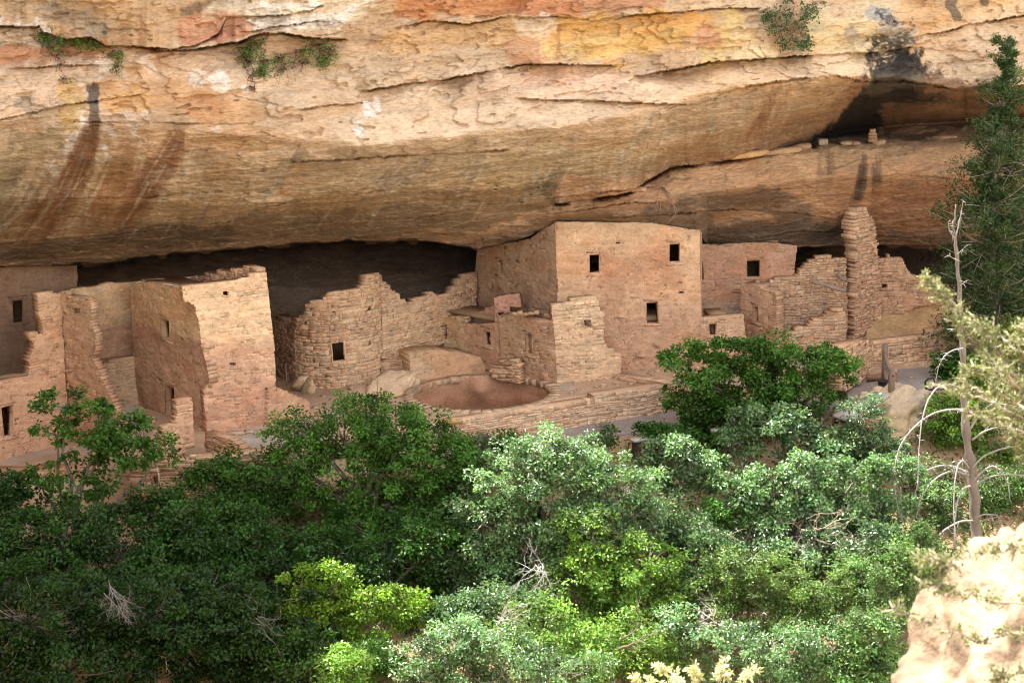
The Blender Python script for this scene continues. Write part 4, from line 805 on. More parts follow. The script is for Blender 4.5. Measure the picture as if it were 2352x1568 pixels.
# earthen bench
be = onz(945, 868, .1); be2 = onz(1118, 846, .1)
tag(wall('earth_bench', None, Plane(be, be2), z2((998, 895), (1050, 880), (1150, 868), (1240, 872), (1300, 876), (1370, 882), (1440, 905), (1480, 980), (1400, 1080), (1010, 1080)), t=1.3, col=(.52, .365, .225), rough=.3, smooth_top=True, plaster=.05, pamp=.04, pscale=.9, ch=(.15, .3), base=be), 'smooth earth bench between the small rooms and the kiva', 'bench')
tag(wall('stone_stub', None, Plane(onz(1122, 868, .0), onz(1190, 876, 0)), z2((1490, 1000), (1520, 950), (1560, 925), (1600, 940), (1625, 930), (1670, 925), (1685, 960), (1690, 1080), (1560, 1050)), t=.4, col=(.52, .35, .225), rough=1.8, base=onz(1122, 868, 0)), 'small heap of flat stones at the back edge of the kiva', 'stones')
tag(wall('low_wall', None, Plane(onz(872, 868, 0), onz(940, 862, 0)), z2((815, 895), (900, 895), (985, 905), (1000, 930), (995, 1010), (940, 1080), (820, 1080)), t=.42, col=grad((800, (.42, .26, .165)), (860, (.53, .37, .235))), rough=1.3, base=onz(872, 868, 0)), 'short ragged wall joining the round tower and the leaning slab', 'wall')
# -- the kiva
kv = thing('kiva', 'round sunken kiva pit with red plastered walls in the plaza floor', 'kiva', [KC[0], KC[1], 0])
th = np.linspace(0, 2*math.pi, 97)[:-1]; zz = np.linspace(.02, -2.1, 16); tg, zg = np.meshgrid(th, zz)
rr = KR+.05*fbm(np.cos(tg)*3, np.sin(tg)*3, zg*1.5, s=3, o=5)+.0*zg+.35*np.exp(-((tg-1.45)/.22)**2)*0-.55*np.exp(-((tg-1.62)/.19)**2-((zg+.45)/.4)**2)*(1+.5*fbm(tg*9, zg*3, s=31, o=3))-.16*sst(-.75, -.85, zg)*(np.abs(np.sin(tg*3)) > .25)
kvv = np.stack([KC[0]+rr*np.cos(tg), KC[1]+rr*np.sin(tg), zg], -1); ii, jj = np.mgrid[0:15, 0:96]; a = (ii*96+jj).ravel(); b = (ii*96+(jj+1) % 96).ravel()
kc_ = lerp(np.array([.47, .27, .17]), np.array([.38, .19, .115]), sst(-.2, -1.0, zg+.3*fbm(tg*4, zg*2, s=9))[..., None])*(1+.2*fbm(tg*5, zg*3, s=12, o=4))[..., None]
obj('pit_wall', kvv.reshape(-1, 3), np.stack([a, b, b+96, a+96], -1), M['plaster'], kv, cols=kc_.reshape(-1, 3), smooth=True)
slab('pit_floor', kv, [(KC[0]+(KR+.1)*math.cos(t), KC[1]+(KR+.1)*math.sin(t)) for t in th], -2.05, .2, (.36, .22, .14))
mb = MB(); t = 0
while t < 6.26:
    dt = rng.uniform(.08, .2); ra, rb_ = KR-.03+rng.uniform(-.02, .03), KR+rng.uniform(.32, .46); zt_ = rng.uniform(.015, .05)
    if 3.2 < t < 6.1: zt_ += .03
    q = [(KC[0]+r*math.cos(x), KC[1]+r*math.sin(x), z) for z in (-.2, zt_) for r in (ra, rb_) for x in (t+.006, min(t+dt, 6.283)-.006)]
    mb.add(np.array(q)+rng.uniform(-.012, .012, (8, 3)), [(0, 1, 3, 2), (4, 6, 7, 5), (0, 4, 5, 1), (2, 3, 7, 6), (0, 2, 6, 4), (1, 5, 7, 3)], np.array((.52, .37, .245))*rng.uniform(.88, 1.12)); t += dt
mb.obj('rim_stones', M['stone'], kv)
def unit_(v): return v/np.linalg.norm(v, axis=-1, keepdims=True)
def boulder(name, label, c, r, col, mat='rock', seed=1, n=(64, 40), shape=None, kind=None, rough=.22, cols=None, group=None, cat='boulder', rot=0., fr=1.1, facets=0, planes=(), parent=None):
    u, v = np.meshgrid(np.linspace(0, 2*math.pi, n[0]+1)[:-1], np.linspace(-1.55, 1.55, n[1])); d = np.stack([np.cos(u)*np.cos(v), np.sin(u)*np.cos(v), np.sin(v)], -1)
    if facets or len(planes):
        gg = np.random.default_rng(seed); nn = unit_(gg.normal(size=(facets, 3))); hh = gg.uniform(.72, 1., facets)
        if len(planes): nn = np.vstack([nn, unit_(np.array([p[:3] for p in planes], float))]); hh = np.append(hh, [p[3] for p in planes])
        dt_ = d @ nn.T; rr_ = np.where(dt_ > 1e-3, hh/np.maximum(dt_, 1e-3), 9.); rr_ = -np.log(np.exp(-34*np.minimum(rr_, 2.)).sum(-1))/34; q = d*np.clip(rr_, .2, 1.35)[..., None]*np.array(r)
    else: d = np.sign(d)*np.abs(d)**.82; q = d*np.array(r)
    s = 1/np.mean(r); m = 1+rough*fbm(*(q*s*fr).transpose(2, 0, 1)+seed*3.1, s=seed, o=5)+rough*.6*(np.abs(fbm(*(q*s*fr*.8).transpose(2, 0, 1)+9, s=seed+40, o=3))-.2)
    q = q*m[..., None]
    if shape: q = shape(q)
    ca, sa = math.cos(rot), math.sin(rot); q = np.stack([q[..., 0]*ca-q[..., 1]*sa, q[..., 0]*sa+q[..., 1]*ca, q[..., 2]], -1)
    P = q+np.array(c); ii, jj = np.mgrid[0:n[1]-1, 0:n[0]]; a = (ii*n[0]+jj).ravel(); b = (ii*n[0]+(jj+1) % n[0]).ravel()
    cl = np.array(col)*(1+.3*fbm(*(q*s*2).transpose(2, 0, 1), s=seed+7, o=5))[..., None]
    if cols: cl = cols(q, cl)
    o = obj(name, P.reshape(-1, 3), np.stack([a, b, b+n[0], a+n[0]], -1), M[mat], parent, None if parent else np.array(c)-[0, 0, r[2]], cols=np.clip(cl, .01, .9).reshape(-1, 3), smooth=True)
    return o if parent else tag(o, label, cat, group, kind)
bs = onz(905, 915, 0)
boulder('leaning_slab', 'pale rock slab leaning at the left edge of the kiva', bs+[0, .45, .35], (.95, .42, .72), (.62, .45, .30), seed=4, shape=lambda q: q+np.stack([q[..., 2]*.45, q[..., 2]*.35, 0*q[..., 0]], -1), cat='rock slab', rough=.26, fr=1.8, facets=9, planes=((-.1, -.2, 1, .62), (.9, -.2, .4, .75), (.8, -.3, -.7, .62), (-.2, -1, .1, .7)))
for i, (px, py, rx1, lb) in enumerate([(693, 898, .42, 'rounded stone at the foot of the round tower, near the dark gap'), (712, 906, .3, 'pale low stone before the round tower, beside the rounded one')]):
    boulder('foundation_stone', lb, onz(px, py, 0)+[0, .2, .2], (rx1, .3, .32), (.52, .37, .235), seed=20+i, n=(24, 16), cat='stone', facets=12)

# -- terrace walls
def tw_wall(label, A, B, top, bot, **k):
    P = Plane(A, B); return tag(wall('terrace_wall', None, P, top+bot[::-1], base=A, **k), label, 'wall', 'terrace walls along the front')
TA, TB = onz(930, 984, 0), onz(1536, 881, .2)
tcol = grad((880, (.55, .385, .25)), (960, (.55, .38, .25)), (1010, (.52, .34, .215)))
tw_wall('pale stone terrace wall below the kiva plaza, above the grey gravel path', TA, TB, [(900, 985)]+z2((1060, 1343), (1160, 1330), (1300, 1312), (1480, 1283), (1640, 1262), (1760, 1240))+z3((0, 1330), (120, 1300), (210, 1280), (350, 1270), (400, 1245), (520, 1220), (650, 1195), (780, 1175), (905, 1150)), [(900, 1070), (1100, 1060), (1310, 1010), (1540, 970)], t=.55, col=tcol, ch=(.13, .21), ln=(.22, .62), rough=1.25)
tag(boulder('capstone', 'ochre yellow capstone on top of the terrace wall', onz(*z2((1262, 1320))[0], .0)+[0, .2, .02], (.45, .14, .1), (.47, .30, .13), seed=3, n=(24, 14), rough=.1, cat='stone'))
TC1, TD = onz(1536, 884, .15), onz(1945, 884, -.1)
tw_wall('terrace wall half hidden behind the big dark oak', TC1, TD, [(1530, 890), (1650, 893), (1780, 895), (1870, 890), (1945, 850)], [(1530, 985), (1700, 975), (1850, 955), (1945, 910)], t=.55, col=(.52, .33, .21), ch=(.13, .21), ln=(.22, .55), rough=1.25)
tw_wall('curved corner of the terrace wall beside the timber fence', onz(1938, 898, -.1), onz(2008, 848, 0), z4((660, 985), (720, 960), (780, 945), (842, 955)), z4((660, 1240), (720, 1205), (790, 1170), (846, 1120)), t=.6, col=(.53, .345, .215), ch=(.12, .2), ln=(.18, .45), rough=1.5)
tw_wall('low stone wall right of the timber fence, below the bedrock', onz(2002, 849, 0), onz(2245, 821, 0), z4((815, 955), (900, 950), (1000, 935), (1100, 925), (1200, 890), (1390, 868), (1560, 860)), z4((815, 1130), (870, 1108), (1000, 1095), (1200, 1080), (1560, 1040)), t=.5, col=grad((760, (.49, .32, .20)), (840, (.50, .325, .205))), ch=(.13, .22), ln=(.2, .5), rough=1.4)
tag(wall('low_wall', None, Plane(onz(1412, 872, 0), onz(1545, 897, 0)), z3((525, 1130), (580, 1090), (640, 1088), (740, 1115), (905, 1135), (940, 1200), (800, 1230), (530, 1170)), t=.4, col=(.52, .355, .23), base=onz(1412, 872, 0)), 'single course low wall running from the block towards the dark oak', 'wall')
ra, rb2 = onz(-90, 1092, -.9), onz(300, 1072, -.6)
tw_wall('tumbled red terrace wall under the leftmost house', ra, rb2, [(-90, 1085), (0, 1082), (100, 1076), (210, 1072), (310, 1062)], [(-90, 1260), (310, 1230)], t=.5, col=(.47, .28, .175), ch=(.12, .22), ln=(.25, .7), rough=1.5)
rc1, rd = onz(300, 1075, -.35), onz(660, 1046, 0)
tw_wall('terrace wall with pale capstones and a dark vent before the square house', rc1, rd, [(298, 1062), (400, 1055), (470, 1050), (560, 1042), (660, 1036)], [(298, 1230), (660, 1150)], holes=[z1((868, 1430), (905, 1415), (905, 1480), (872, 1490))], t=.5, col=grad((1035, (.56, .40, .27)), (1075, (.47, .28, .175))), ch=(.12, .2), ln=(.25, .6), rough=1.35)

# -- ropes' stakes
def stake(label, px, py0, py1, z=0., col=(.30, .25, .2), r=.018, lean=(0, 0)):
    p = onz(px, py1, z); h = (py1-py0)*np.linalg.norm(p-C)/F/math.cos(.24)
    mb = MB(); mb.tube([p-[0, 0, .1], p+[lean[0], lean[1], h]], r, 6, col); tag(mb.obj('stake', M['wood'], None, p), label, 'stake')
stake('thin dark stake in the plaza, before the leaning slab', 869, 872, 930); stake('thin stake standing in the shadow left of the round tower', 659, 836, 888); stake('thin stake before the side wall of the stone block', 1238, 828, 880)
stake('rusty rod beside the timber fence at the wall corner', 2003, 800, 848, 0, (.2, .12, .09), .025); stake('pale leaning rod at the terrace wall below the square house', 373, 1072, 1135, -1.2, (.62, .5, .36), .02, (-.12, 0))
stake('thin rod against the low stone wall, right of the fence', 2151, 775, 838, 0, (.25, .15, .11), .018)

# -- timber fence, lamp box, metal frame, roofed box, path benches
fb = onz(2047, 912, -.15)
tf = thing('timber_fence', 'weathered timber fence of two posts and curved rails on the gravel', 'fence', fb)
f0, f1 = onz(2031, 876, 0), onz(2047, 925, -.25); wc = (.20, .145, .115)
def post(p, h, r):
    mb = MB(); mb.tube([p-[0, 0, .2], p+[0, 0, h*.5], p+[0.01, 0, h-.02], p+[0.01, 0, h]], [r, r*.98, r*.95, r*.8], 10, wc); return mb.obj('post', M['wood'], tf, smooth=False)
h0 = (876-792)*np.linalg.norm(f0-C)/F/.97; h1 = (925-848)*np.linalg.norm(f1-C)/F/.97
post(f0, h0, .115); po = post(f1, h1, .125)
for z in (.45, 1.15):
    mb = MB(); t = np.linspace(0, 1, 8)[:, None]; p = f0+(f1-f0)*t; p[:, 2] += z-.12*np.sin(t[:, 0]*3.1); mb.tube(p, [.07, .075, .075, .07, .07, .075, .075, .06], 8, np.array(wc)*1.1); mb.obj('rail', M['wood'], tf)
for z in (h1*.27, h1*.8): mb = MB(); mb.tube([f1+[.02, -.128, z], f1+[.02, -.118, z]], .035, 10, (.01, .01, .01)); mb.obj('bolt_hole', M['metal'], tf)
bp2 = onz(2019, 872, -.05)
mb = MB(); mb.box(bp2+[-.5, -.1, 0], bp2+[.75, .12, .2], (.30, .165, .105)); mb.box(bp2+[.35, -.55, 0], bp2+[.6, -.104, .2], (.30, .165, .105)); tag(mb.obj('timber_kerb', M['wood'], None, bp2), 'reddish timber kerb block lying at the foot of the fence', 'kerb')
lp = onz(2036, 900, -.15); lb_ = thing('floodlight', 'small black box lamp on the gravel at the fence foot', 'lamp', lp)
mb = MB(); mb.box(lp+[-.3, -.16, .12], lp+[.25, .16, .42], (.02, .02, .02)); mb.obj('lamp_body', M['metal'], lb_); mb = MB(); mb.box(lp+[-.05, -.1, 0], lp+[.05, .1, .118], (.02, .02, .02)); mb.box(lp+[-.34, -.2, .424], lp+[.29, .2, .46], (.02, .02, .02)); mb.obj('lamp_bracket', M['metal'], lb_)
gp = onz(2134, 925, -.3)
mg = thing('metal_frame', 'black tubular metal frame standing behind the big boulder', 'railing', gp)
mb = MB(); ex = np.array([.62, .1, 0]); ey = np.array([0, .4, 0])
zt2 = (925-870)*np.linalg.norm(gp-C)/F
mb.tube([gp+[-.12, 0, .45], gp+[-.16, 0, zt2-.1], gp+[-.08, 0, zt2], gp+[.14, 0, zt2+.02], gp+[.2, 0, zt2-.15]], .045, 8); mb.tube([gp+[-.12, 0, .45], gp+[0, 0, .34], gp+[.3, 0, .34]], .045, 8); mb.obj('hoop', M['metal'], mg)
mb = MB(); mb.tube([gp+[.18, .05, -.4], gp+[.18, .05, zt2*.75]], .05, 8); mb.obj('leg', M['metal'], mg)
mb = MB()
for z in (.18, -.02, .52): mb.tube([gp+[-.1, .02, z], gp+[.6, .02, z]], .035, 8)
mb.obj('crossbar', M['metal'], mg)
bx = onz(1925, 1010, -1.0)
rbx = thing('roofed_box', 'rusty steel box under a sloping grey board roof, left of the boulder', 'box', bx)
r0 = ony(1916, 962, bx[1]-.15); 
mb = MB(); wb_ = ony(1922, 975, bx[1]); mb.box([wb_[0], bx[1], bx[2]-.6], [wb_[0]+1.3, bx[1]+.9, wb_[2]], (.30, .135, .06)); mb.obj('box_body', M['wood'], rbx)
q1 = [ony(1913, 952, bx[1]-.3), ony(1960, 966, bx[1]-.9), ony(2045, 905, bx[1]+1.2), ony(2010, 898, bx[1]+1.9)]
V = np.array(q1+[p-[0, 0, .12] for p in q1]); mb = MB(); mb.add(V, [(0, 1, 2, 3), (7, 6, 5, 4), (0, 4, 5, 1), (1, 5, 6, 2), (2, 6, 7, 3), (3, 7, 4, 0)], (.40, .365, .34)); mb.obj('board_roof', M['wood'], rbx)
mb = MB(); mb.box(ony(1916, 962, bx[1]-.2)-[0, .05, .16], ony(1950, 962, bx[1]-.2)+[0, .05, .05], (.05, .035, .03)); mb.obj('fascia', M['wood'], rbx)
for (px, py, ln_, lab, rot) in ((1505, 1030, 1.0, 'low grey plank bench half hidden by leaves beside the path', .45), (1680, 1012, .8, 'low dark plank bench under the big dark oak', .1)):
    p = onz(px, py, -1.15); bn = thing('plank_bench', lab, 'bench', p); d = np.array([math.cos(rot), math.sin(rot), 0]); e = np.array([-math.sin(rot), math.cos(rot), 0])
    def pk(a0, a1, b0, b1, c0, c1, col, nm):
        V = [p+d*x+e*y+np.array([0, 0, z]) for z in (c0, c1) for y in (b0, b1) for x in (a0, a1)]; m_ = MB(); m_.add(V, [(0, 2, 3, 1), (4, 5, 7, 6), (0, 1, 5, 4), (2, 6, 7, 3), (0, 4, 6, 2), (1, 3, 7, 5)], col); m_.obj(nm, M['wood'], bn)
    pk(-ln_, ln_, -.22, .22, .42, .5, (.42, .40, .38), 'seat'); 
    for s in (-.8, .8): pk(s*ln_-.08, s*ln_+.08, -.18, .18, -.3, .418, (.06, .04, .035), 'leg')
# -- big boulder by the path
def bcl(q, c):
    k = sst(.1, .6, fbm(*(q*1.8).transpose(2, 0, 1), s=5, o=5))[..., None]; c = lerp(c, np.array([.30, .28, .25]), k*.7); return lerp(c, np.array([.50, .30, .12]), (sst(-.2, -1.0, q[..., 2])*.6)[..., None])
bo = ony(2052, 965, -6.0)
boulder('big_boulder', 'huge pale split boulder on the slope below the timber fence', bo+[0, .6, -.15], (1.95, 1.3, 1.65), (.48, .37, .25), seed=8, n=(140, 84), cols=bcl, rough=.34, fr=2.0, facets=7, planes=((-.25, -.3, 1, .42), (.75, -.5, .5, .72), (.95, -.1, -.25, .62), (.1, -1, .25, .62), (-.3, -.9, -.35, .8), (-.6, -.2, -1, .62), (-1, -.2, .1, .95), (.2, 0, 1, .78)))
for i, (px, py, r_, lb) in enumerate([(1968, 878, .16, 'small loose stone at the wall corner beside the fence'), (2098, 838, .17, 'loose tan stone at the foot of the wall, right of the fence'), (2120, 843, .13, 'small tan stone right of the loose one at the wall foot'), (2016, 905, .2, 'pale rubble stone just before the fence post'), (1985, 912, .15, 'pale rubble stone left of the fence post'), (2195, 868, .15, 'square pale stone on the gravel near the dead tree')]):
    boulder('loose_stone', lb, onz(px, py, -.05)+[0, 0, r_*.5], (r_*1.3, r_, r_), (.54, .40, .27), seed=50+i, n=(16, 10), cat='stone')
g_ = np.random.default_rng(44); mb = MB()
for k in range(420):
    if k < 300: x = g_.uniform(-17, 17); y = float(pl(LF, x))+g_.uniform(-1, 1)**3*4+g_.choice([1.2, -.4, 4.2, 2.5]); 
    else: x = g_.uniform(-10.5, 8); y = float(pl(LF, x))+g_.uniform(.2, 6)
    if math.hypot(x-KC[0], y-KC[1]) < KR+.5: continue
    r_ = g_.uniform(.025, .11); p = np.array([x, y, float(ground_h(x, y))+r_*.25]); q = np.array([[i, j, l] for l in (-1, 1) for j in (-1, 1) for i in (-1, 1)])*np.array([r_*1.3, r_, r_*.6])*g_.uniform(.6, 1.1, (8, 3)); t_ = g_.random()*6.3; q = np.stack([q[:, 0]*math.cos(t_)-q[:, 1]*math.sin(t_), q[:, 0]*math.sin(t_)+q[:, 1]*math.cos(t_), q[:, 2]], -1)
    mb.add(p+q, [(0, 2, 3, 1), (4, 5, 7, 6), (0, 1, 5, 4), (2, 6, 7, 3), (0, 4, 6, 2), (1, 3, 7, 5)], np.array((.55, .39, .26))*g_.uniform(.7, 1.15))
tag(mb.obj('rubble', M['stone'], None, [0, -3, 0]), kind='stuff')
# -- granary ruin and slabs on the high ledge
gb = on_cliff(2003, 326, .5)
mg_ = MB(); h_ = 0
while h_ < .52:
    dh = rng.uniform(.09, .16); w_ = .16-.06*h_+rng.uniform(-.02, .02); q = [gb+[x+rng.uniform(-.03, .03), y+rng.uniform(-.03, .03), z] for z in (h_, h_+dh-.01) for y in (-.15, .15) for x in (-w_, w_)]
    mg_.add(q, [(0, 2, 3, 1), (4, 5, 7, 6), (0, 1, 5, 4), (2, 6, 7, 3), (0, 4, 6, 2), (1, 3, 7, 5)], np.array((.47, .31, .20))*rng.uniform(.85, 1.15)); h_ += dh
tag(mg_.obj('ledge_pier', M['stone'], None, gb), 'tiny stone pier on the dark high ledge below the black streak', 'pier')
for i, (px, py, rx1, rz1, cc, lb) in enumerate([(1890, 328, .26, .2, (.42, .36, .29), 'pale cubic stone block on the high ledge'), (1722, 356, .8, .13, (.56, .37, .18), 'long orange slab wedged under the overhang, leftmost on the ledge'), (1792, 350, .95, .15, (.55, .39, .24), 'long tan slab leaning on the ledge beside the orange one'), (1840, 339, .45, .14, (.46, .31, .2), 'brown broken slab on the ledge left of the cubic block'), (1945, 330, .3, .1, (.5, .36, .24), 'small flat stone on the ledge between block and pier'), (2018, 328, .3, .12, (.5, .36, .23), 'broken stones right at the foot of the ledge pier'), (2170, 316, .55, .09, (.44, .3, .2), 'flat slab at the right end of the dark ledge'), (1965, 330, .2, .1, (.38, .24, .16), 'reddish rubble stone just left of the ledge pier'), (1462, 436, .4, .11, (.55, .36, .23), 'flat orange stone on the crack above the tall house')]):
    boulder('ledge_stone', lb, on_cliff(px, py, .15)+[0, 0, .02], (rx1, .22, rz1), cc, seed=70+i, n=(24, 12), cat='stone', rough=.3, shape=(lambda q: np.clip(q, [-.2, -.2, -.15], [.2, .2, .15])) if i == 0 else (lambda q, s_=(.12 if i in (1, 2, 3) else 0): q+np.stack([0*q[..., 0], 0*q[..., 0], q[..., 0]*s_], -1)))
# ------------------------------------------------------------------ vegetation
def leafmesh(name, parent, pos, nrm, ax, ln, wd, col, mat, base=None):
    """Many small folded leaves in one crown mesh."""
    n = len(pos); ax = ax-nrm*(ax*nrm).sum(1)[:, None]; ax /= np.linalg.norm(ax, axis=1)[:, None]+1e-9; sd = np.cross(nrm, ax)
    ln, wd = ln[:, None], wd[:, None]
    V = np.empty((n, 4, 3)); V[:, 0] = pos; V[:, 2] = pos+ax*ln-nrm*ln*.12
    V[:, 1] = pos+ax*ln*.58+sd*wd*.5+nrm*wd*.18; V[:, 3] = pos+ax*ln*.58-sd*wd*.5+nrm*wd*.18
    a = np.arange(n)*4; Fc = np.concatenate([np.stack([a, a+2, a+1], -1), np.stack([a, a+3, a+2], -1)])
    return obj(name, V.reshape(-1, 3), Fc, mat, parent, base, cols=np.repeat(col, 4, 0))
def unit(v): return v/(np.linalg.norm(v, axis=-1)[..., None]+1e-9)
GRN = np.array([.046, .112, .016]); SHADE_GRN = np.array([.027, .074, .011]); SUN_GRN = np.array([.150, .270, .045]); YGRN = np.array([.165, .29, .028]); SUN_GGRN = np.array([.105, .190, .075])  # sunlit and shaded greens of one oak leaf; light is in the colour
def crown_points(g, blobs, n, clump, spread):
    """Twig ends spread over sub-clumps on each blob's shell; leaves gather at the twig ends."""
    w = np.array([b[1][0]*b[1][2]+.05 for b in blobs]); w /= w.sum(); cl = []
    for (c, r), k in zip(blobs, w):
        m = max(6, int(clump*k)); d = unit(g.normal(size=(m, 3))); d[:, 2] = np.where(g.random(m) < .35, np.abs(d[:, 2]), d[:, 2]); d[:, 1] = np.where(g.random(m) < .35, -np.abs(d[:, 1]), d[:, 1])
        rad = .50+.58*g.random(m)**.8; cl.append(np.c_[np.array(c)+d*np.array(r)*rad[:, None], np.repeat(min(r), m)])
    cl = np.concatenate(cl); return cl
def tree(name, label, cat, spec, y, leaves, col, seed, base=None, leaf=(.085, .05), group=None, twig=.5, clump=150, tsize=.24, trunk=.09, cvar=.4, matl='leaf', dead=0., stems=1, sq=.75, barkc=(.20, .175, .15), up=.35, bs=1.12, lk=1.38, nk=1.15):
    clump = int(clump*.55)
    leaves = int(leaves*nk); leaf = (leaf[0]*lk, leaf[1]*lk)
    """spec: blobs as (px, py, rx, ry[, dy]) in the tracing frame at depth y."""
    g = np.random.default_rng(seed); blobs = []
    for b in spec:
        yy = y+(b[4] if len(b) > 4 else 0); c = ony(b[0], b[1], yy); m = np.linalg.norm(c-C)/F
        blobs.append((c, (b[2]*m*bs, max(b[2], b[3])*m*sq*bs, b[3]*m*bs)))
    cm = np.mean([c for c, r in blobs], 0)
    if base is None: bx_, by_ = cm[0]+g.uniform(-.3, .3), cm[1]+.3
    else: q = ony(base[0], base[1], y); bx_, by_ = q[0], q[1]
    root = np.array([bx_, by_, float(ground_h(bx_, by_))-.05])
    t = thing(name, label, cat, root, group)
    cl = crown_points(g, blobs, leaves, clump, .2); nc = len(cl)
    mb = MB(); bcol = np.array(barkc)
    ends = []
    for s in range(stems):
        st0 = root+np.array([g.uniform(-.25, .25), g.uniform(-.2, .2), 0])*(stems > 1)
        for c, r in blobs:
            if stems > 1 and g.random() < .25: continue
            e = np.array(c)-[0, 0, r[2]*.35]; k = 7; f = np.linspace(0, 1, k)[:, None]
            P = st0+(e-st0)*f; P[:, 2] = st0[2]+(e[2]-st0[2])*(f[:, 0]**.8); P[1:-1] += g.normal(size=(k-2, 3))*.07*np.linalg.norm(e-st0)/3
            mb.tube(P, trunk*(1-.72*f[:, 0])*(.8 if stems > 1 else 1), 6, bcol); ends.append((P, r))
    # twigs to the clumps
    allP = np.concatenate([P[2:] for P, r in ends]) if ends else root[None]
    sel = g.permutation(nc)[:int(nc*twig)]
    for i in sel:
        e = cl[i, :3]; j = np.argmin(((allP-e)**2).sum(1)+g.random(len(allP))*.3); s0 = allP[j]
        mid = (s0+e)/2+g.normal(size=3)*.12*np.linalg.norm(e-s0)
        mb.tube([s0, (s0+mid)/2+g.normal(size=3)*.04, mid, (mid+e)/2+g.normal(size=3)*.05, e+unit(e-mid)*.12], np.array([.022, .017, .012, .009, .004]), 4, bcol*g.uniform(.8, 1.5))
        if g.random() < dead:
            for _ in range(5):
                d = unit(g.normal(size=3)+[0, -.6, 0]); L = g.uniform(.2, .6); mb.tube([mid, mid+d*L*.5+g.normal(size=3)*.05, mid+d*L], np.array([.010, .007, .004]), 4, bcol*2.0)
    mb.obj('trunk', M['bark'], t)
    # leaves
    wgt = g.uniform(.15, 1.6, nc)**1.3; wgt /= wgt.sum(); idx = g.choice(nc, leaves, p=wgt); cc_ = cl[idx, :3]
    off = unit(g.normal(size=(leaves, 3)))*(g.random(leaves)**.5)[:, None]*tsize*g.uniform(.75, 1.9, nc)[idx][:, None]*np.array([1.15, 1.15, .75]); pos = cc_+off
    outw = unit(cc_-cm); nr = unit(g.normal(size=(leaves, 3))*.75+np.array([0, -.25, up+.55])+outw*.35); axd = unit(g.normal(size=(leaves, 3))+off/tsize*.9+outw*.4)
    ct = 1+cvar*g.normal(size=nc)*.8; lc = np.array(col)*np.clip(ct[idx]+.16*g.normal(size=leaves), .35, 2)[:, None]*np.stack([1+.18*g.normal(size=leaves), np.ones(leaves), 1+.1*g.normal(size=leaves)], -1)
    ln = leaf[0]*g.uniform(.65, 1.3, leaves); leafmesh('crown', t, pos, nr, axd, ln, ln*leaf[1]/leaf[0], np.clip(lc, .005, .6), M[matl])
    return t
def deadwood(name, label, base, dirs, seed, r0=.03, L=1.4, n=9, col=(.34, .31, .29), depth=3, cat='dead branch'):
    """A branching bare grey limb."""
    g = np.random.default_rng(seed); mb = MB()
    def grow(p, d, l, r, k):
        m = 6; P = [p]
        for i in range(m): d = unit(d+g.normal(size=3)*.22); P.append(P[-1]+d*l/m)
        mb.tube(P, np.linspace(r, r*.35, m+1), 5, np.array(col)*g.uniform(.8, 1.25))
        if k:
            for _ in range(g.integers(3, 6)): i = g.integers(1, m+1); grow(P[i], unit(d+g.normal(size=3)*.75), l*g.uniform(.35, .65), r*.5, k-1)
    for i in range(n): grow(np.array(base)+g.normal(size=3)*.12, unit(np.array(dirs)+g.normal(size=3)*.5), L*g.uniform(.6, 1.1), r0*g.uniform(.6, 1), depth-1)
    return tag(mb.obj(name, M['bark'], None, base), label, cat)

G1 = 'oaks and bushes on the slope below the terrace'
T = tree
# shaded oaks, left
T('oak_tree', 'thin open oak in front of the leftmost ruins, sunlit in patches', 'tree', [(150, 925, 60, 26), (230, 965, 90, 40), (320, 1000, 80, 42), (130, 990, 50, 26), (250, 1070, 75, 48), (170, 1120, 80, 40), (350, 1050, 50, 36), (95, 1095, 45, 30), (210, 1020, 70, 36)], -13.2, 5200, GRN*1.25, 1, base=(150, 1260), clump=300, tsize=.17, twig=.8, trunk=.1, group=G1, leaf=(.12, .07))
T('oak_tree', 'small dark oak cut by the left picture edge, below the thin open one', 'tree', [(-10, 1120, 60, 50), (30, 1170, 60, 40)], -14, 3000, SHADE_GRN, 2, clump=70, group=G1, leaf=(.11, .065))
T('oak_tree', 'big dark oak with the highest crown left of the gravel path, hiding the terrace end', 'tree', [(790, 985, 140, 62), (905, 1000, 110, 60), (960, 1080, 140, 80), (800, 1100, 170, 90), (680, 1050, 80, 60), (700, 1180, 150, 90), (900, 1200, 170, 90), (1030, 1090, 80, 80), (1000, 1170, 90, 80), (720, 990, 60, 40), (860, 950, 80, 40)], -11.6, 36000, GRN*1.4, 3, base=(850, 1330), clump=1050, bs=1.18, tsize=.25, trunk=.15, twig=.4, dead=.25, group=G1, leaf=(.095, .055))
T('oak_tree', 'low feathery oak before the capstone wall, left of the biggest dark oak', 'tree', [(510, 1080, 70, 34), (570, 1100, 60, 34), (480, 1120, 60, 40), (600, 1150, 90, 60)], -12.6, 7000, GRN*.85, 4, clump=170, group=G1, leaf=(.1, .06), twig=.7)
T('oak_tree', 'dark dense oak under the thin open oak at left', 'tree', [(120, 1230, 140, 70), (250, 1260, 130, 80), (30, 1280, 100, 70)], -16.5, 13000, SHADE_GRN, 5, clump=330, group=G1, dead=.4, leaf=(.1, .058))
T('oak_tree', 'dark oak with pale bare twigs on its top, between low feathery and open oaks', 'tree', [(370, 1190, 110, 70), (470, 1230, 120, 80), (400, 1290, 130, 70)], -15.5, 13000, SHADE_GRN*1.08, 6, clump=330, group=G1, dead=.6, leaf=(.1, .058))
T('oak_tree', 'dark round oak at left centre, under the biggest dark oak', 'tree', [(600, 1290, 130, 80), (720, 1300, 120, 70), (560, 1230, 90, 60)], -15, 13000, SHADE_GRN*1.1, 7, clump=320, group=G1, dead=.3, leaf=(.1, .058))
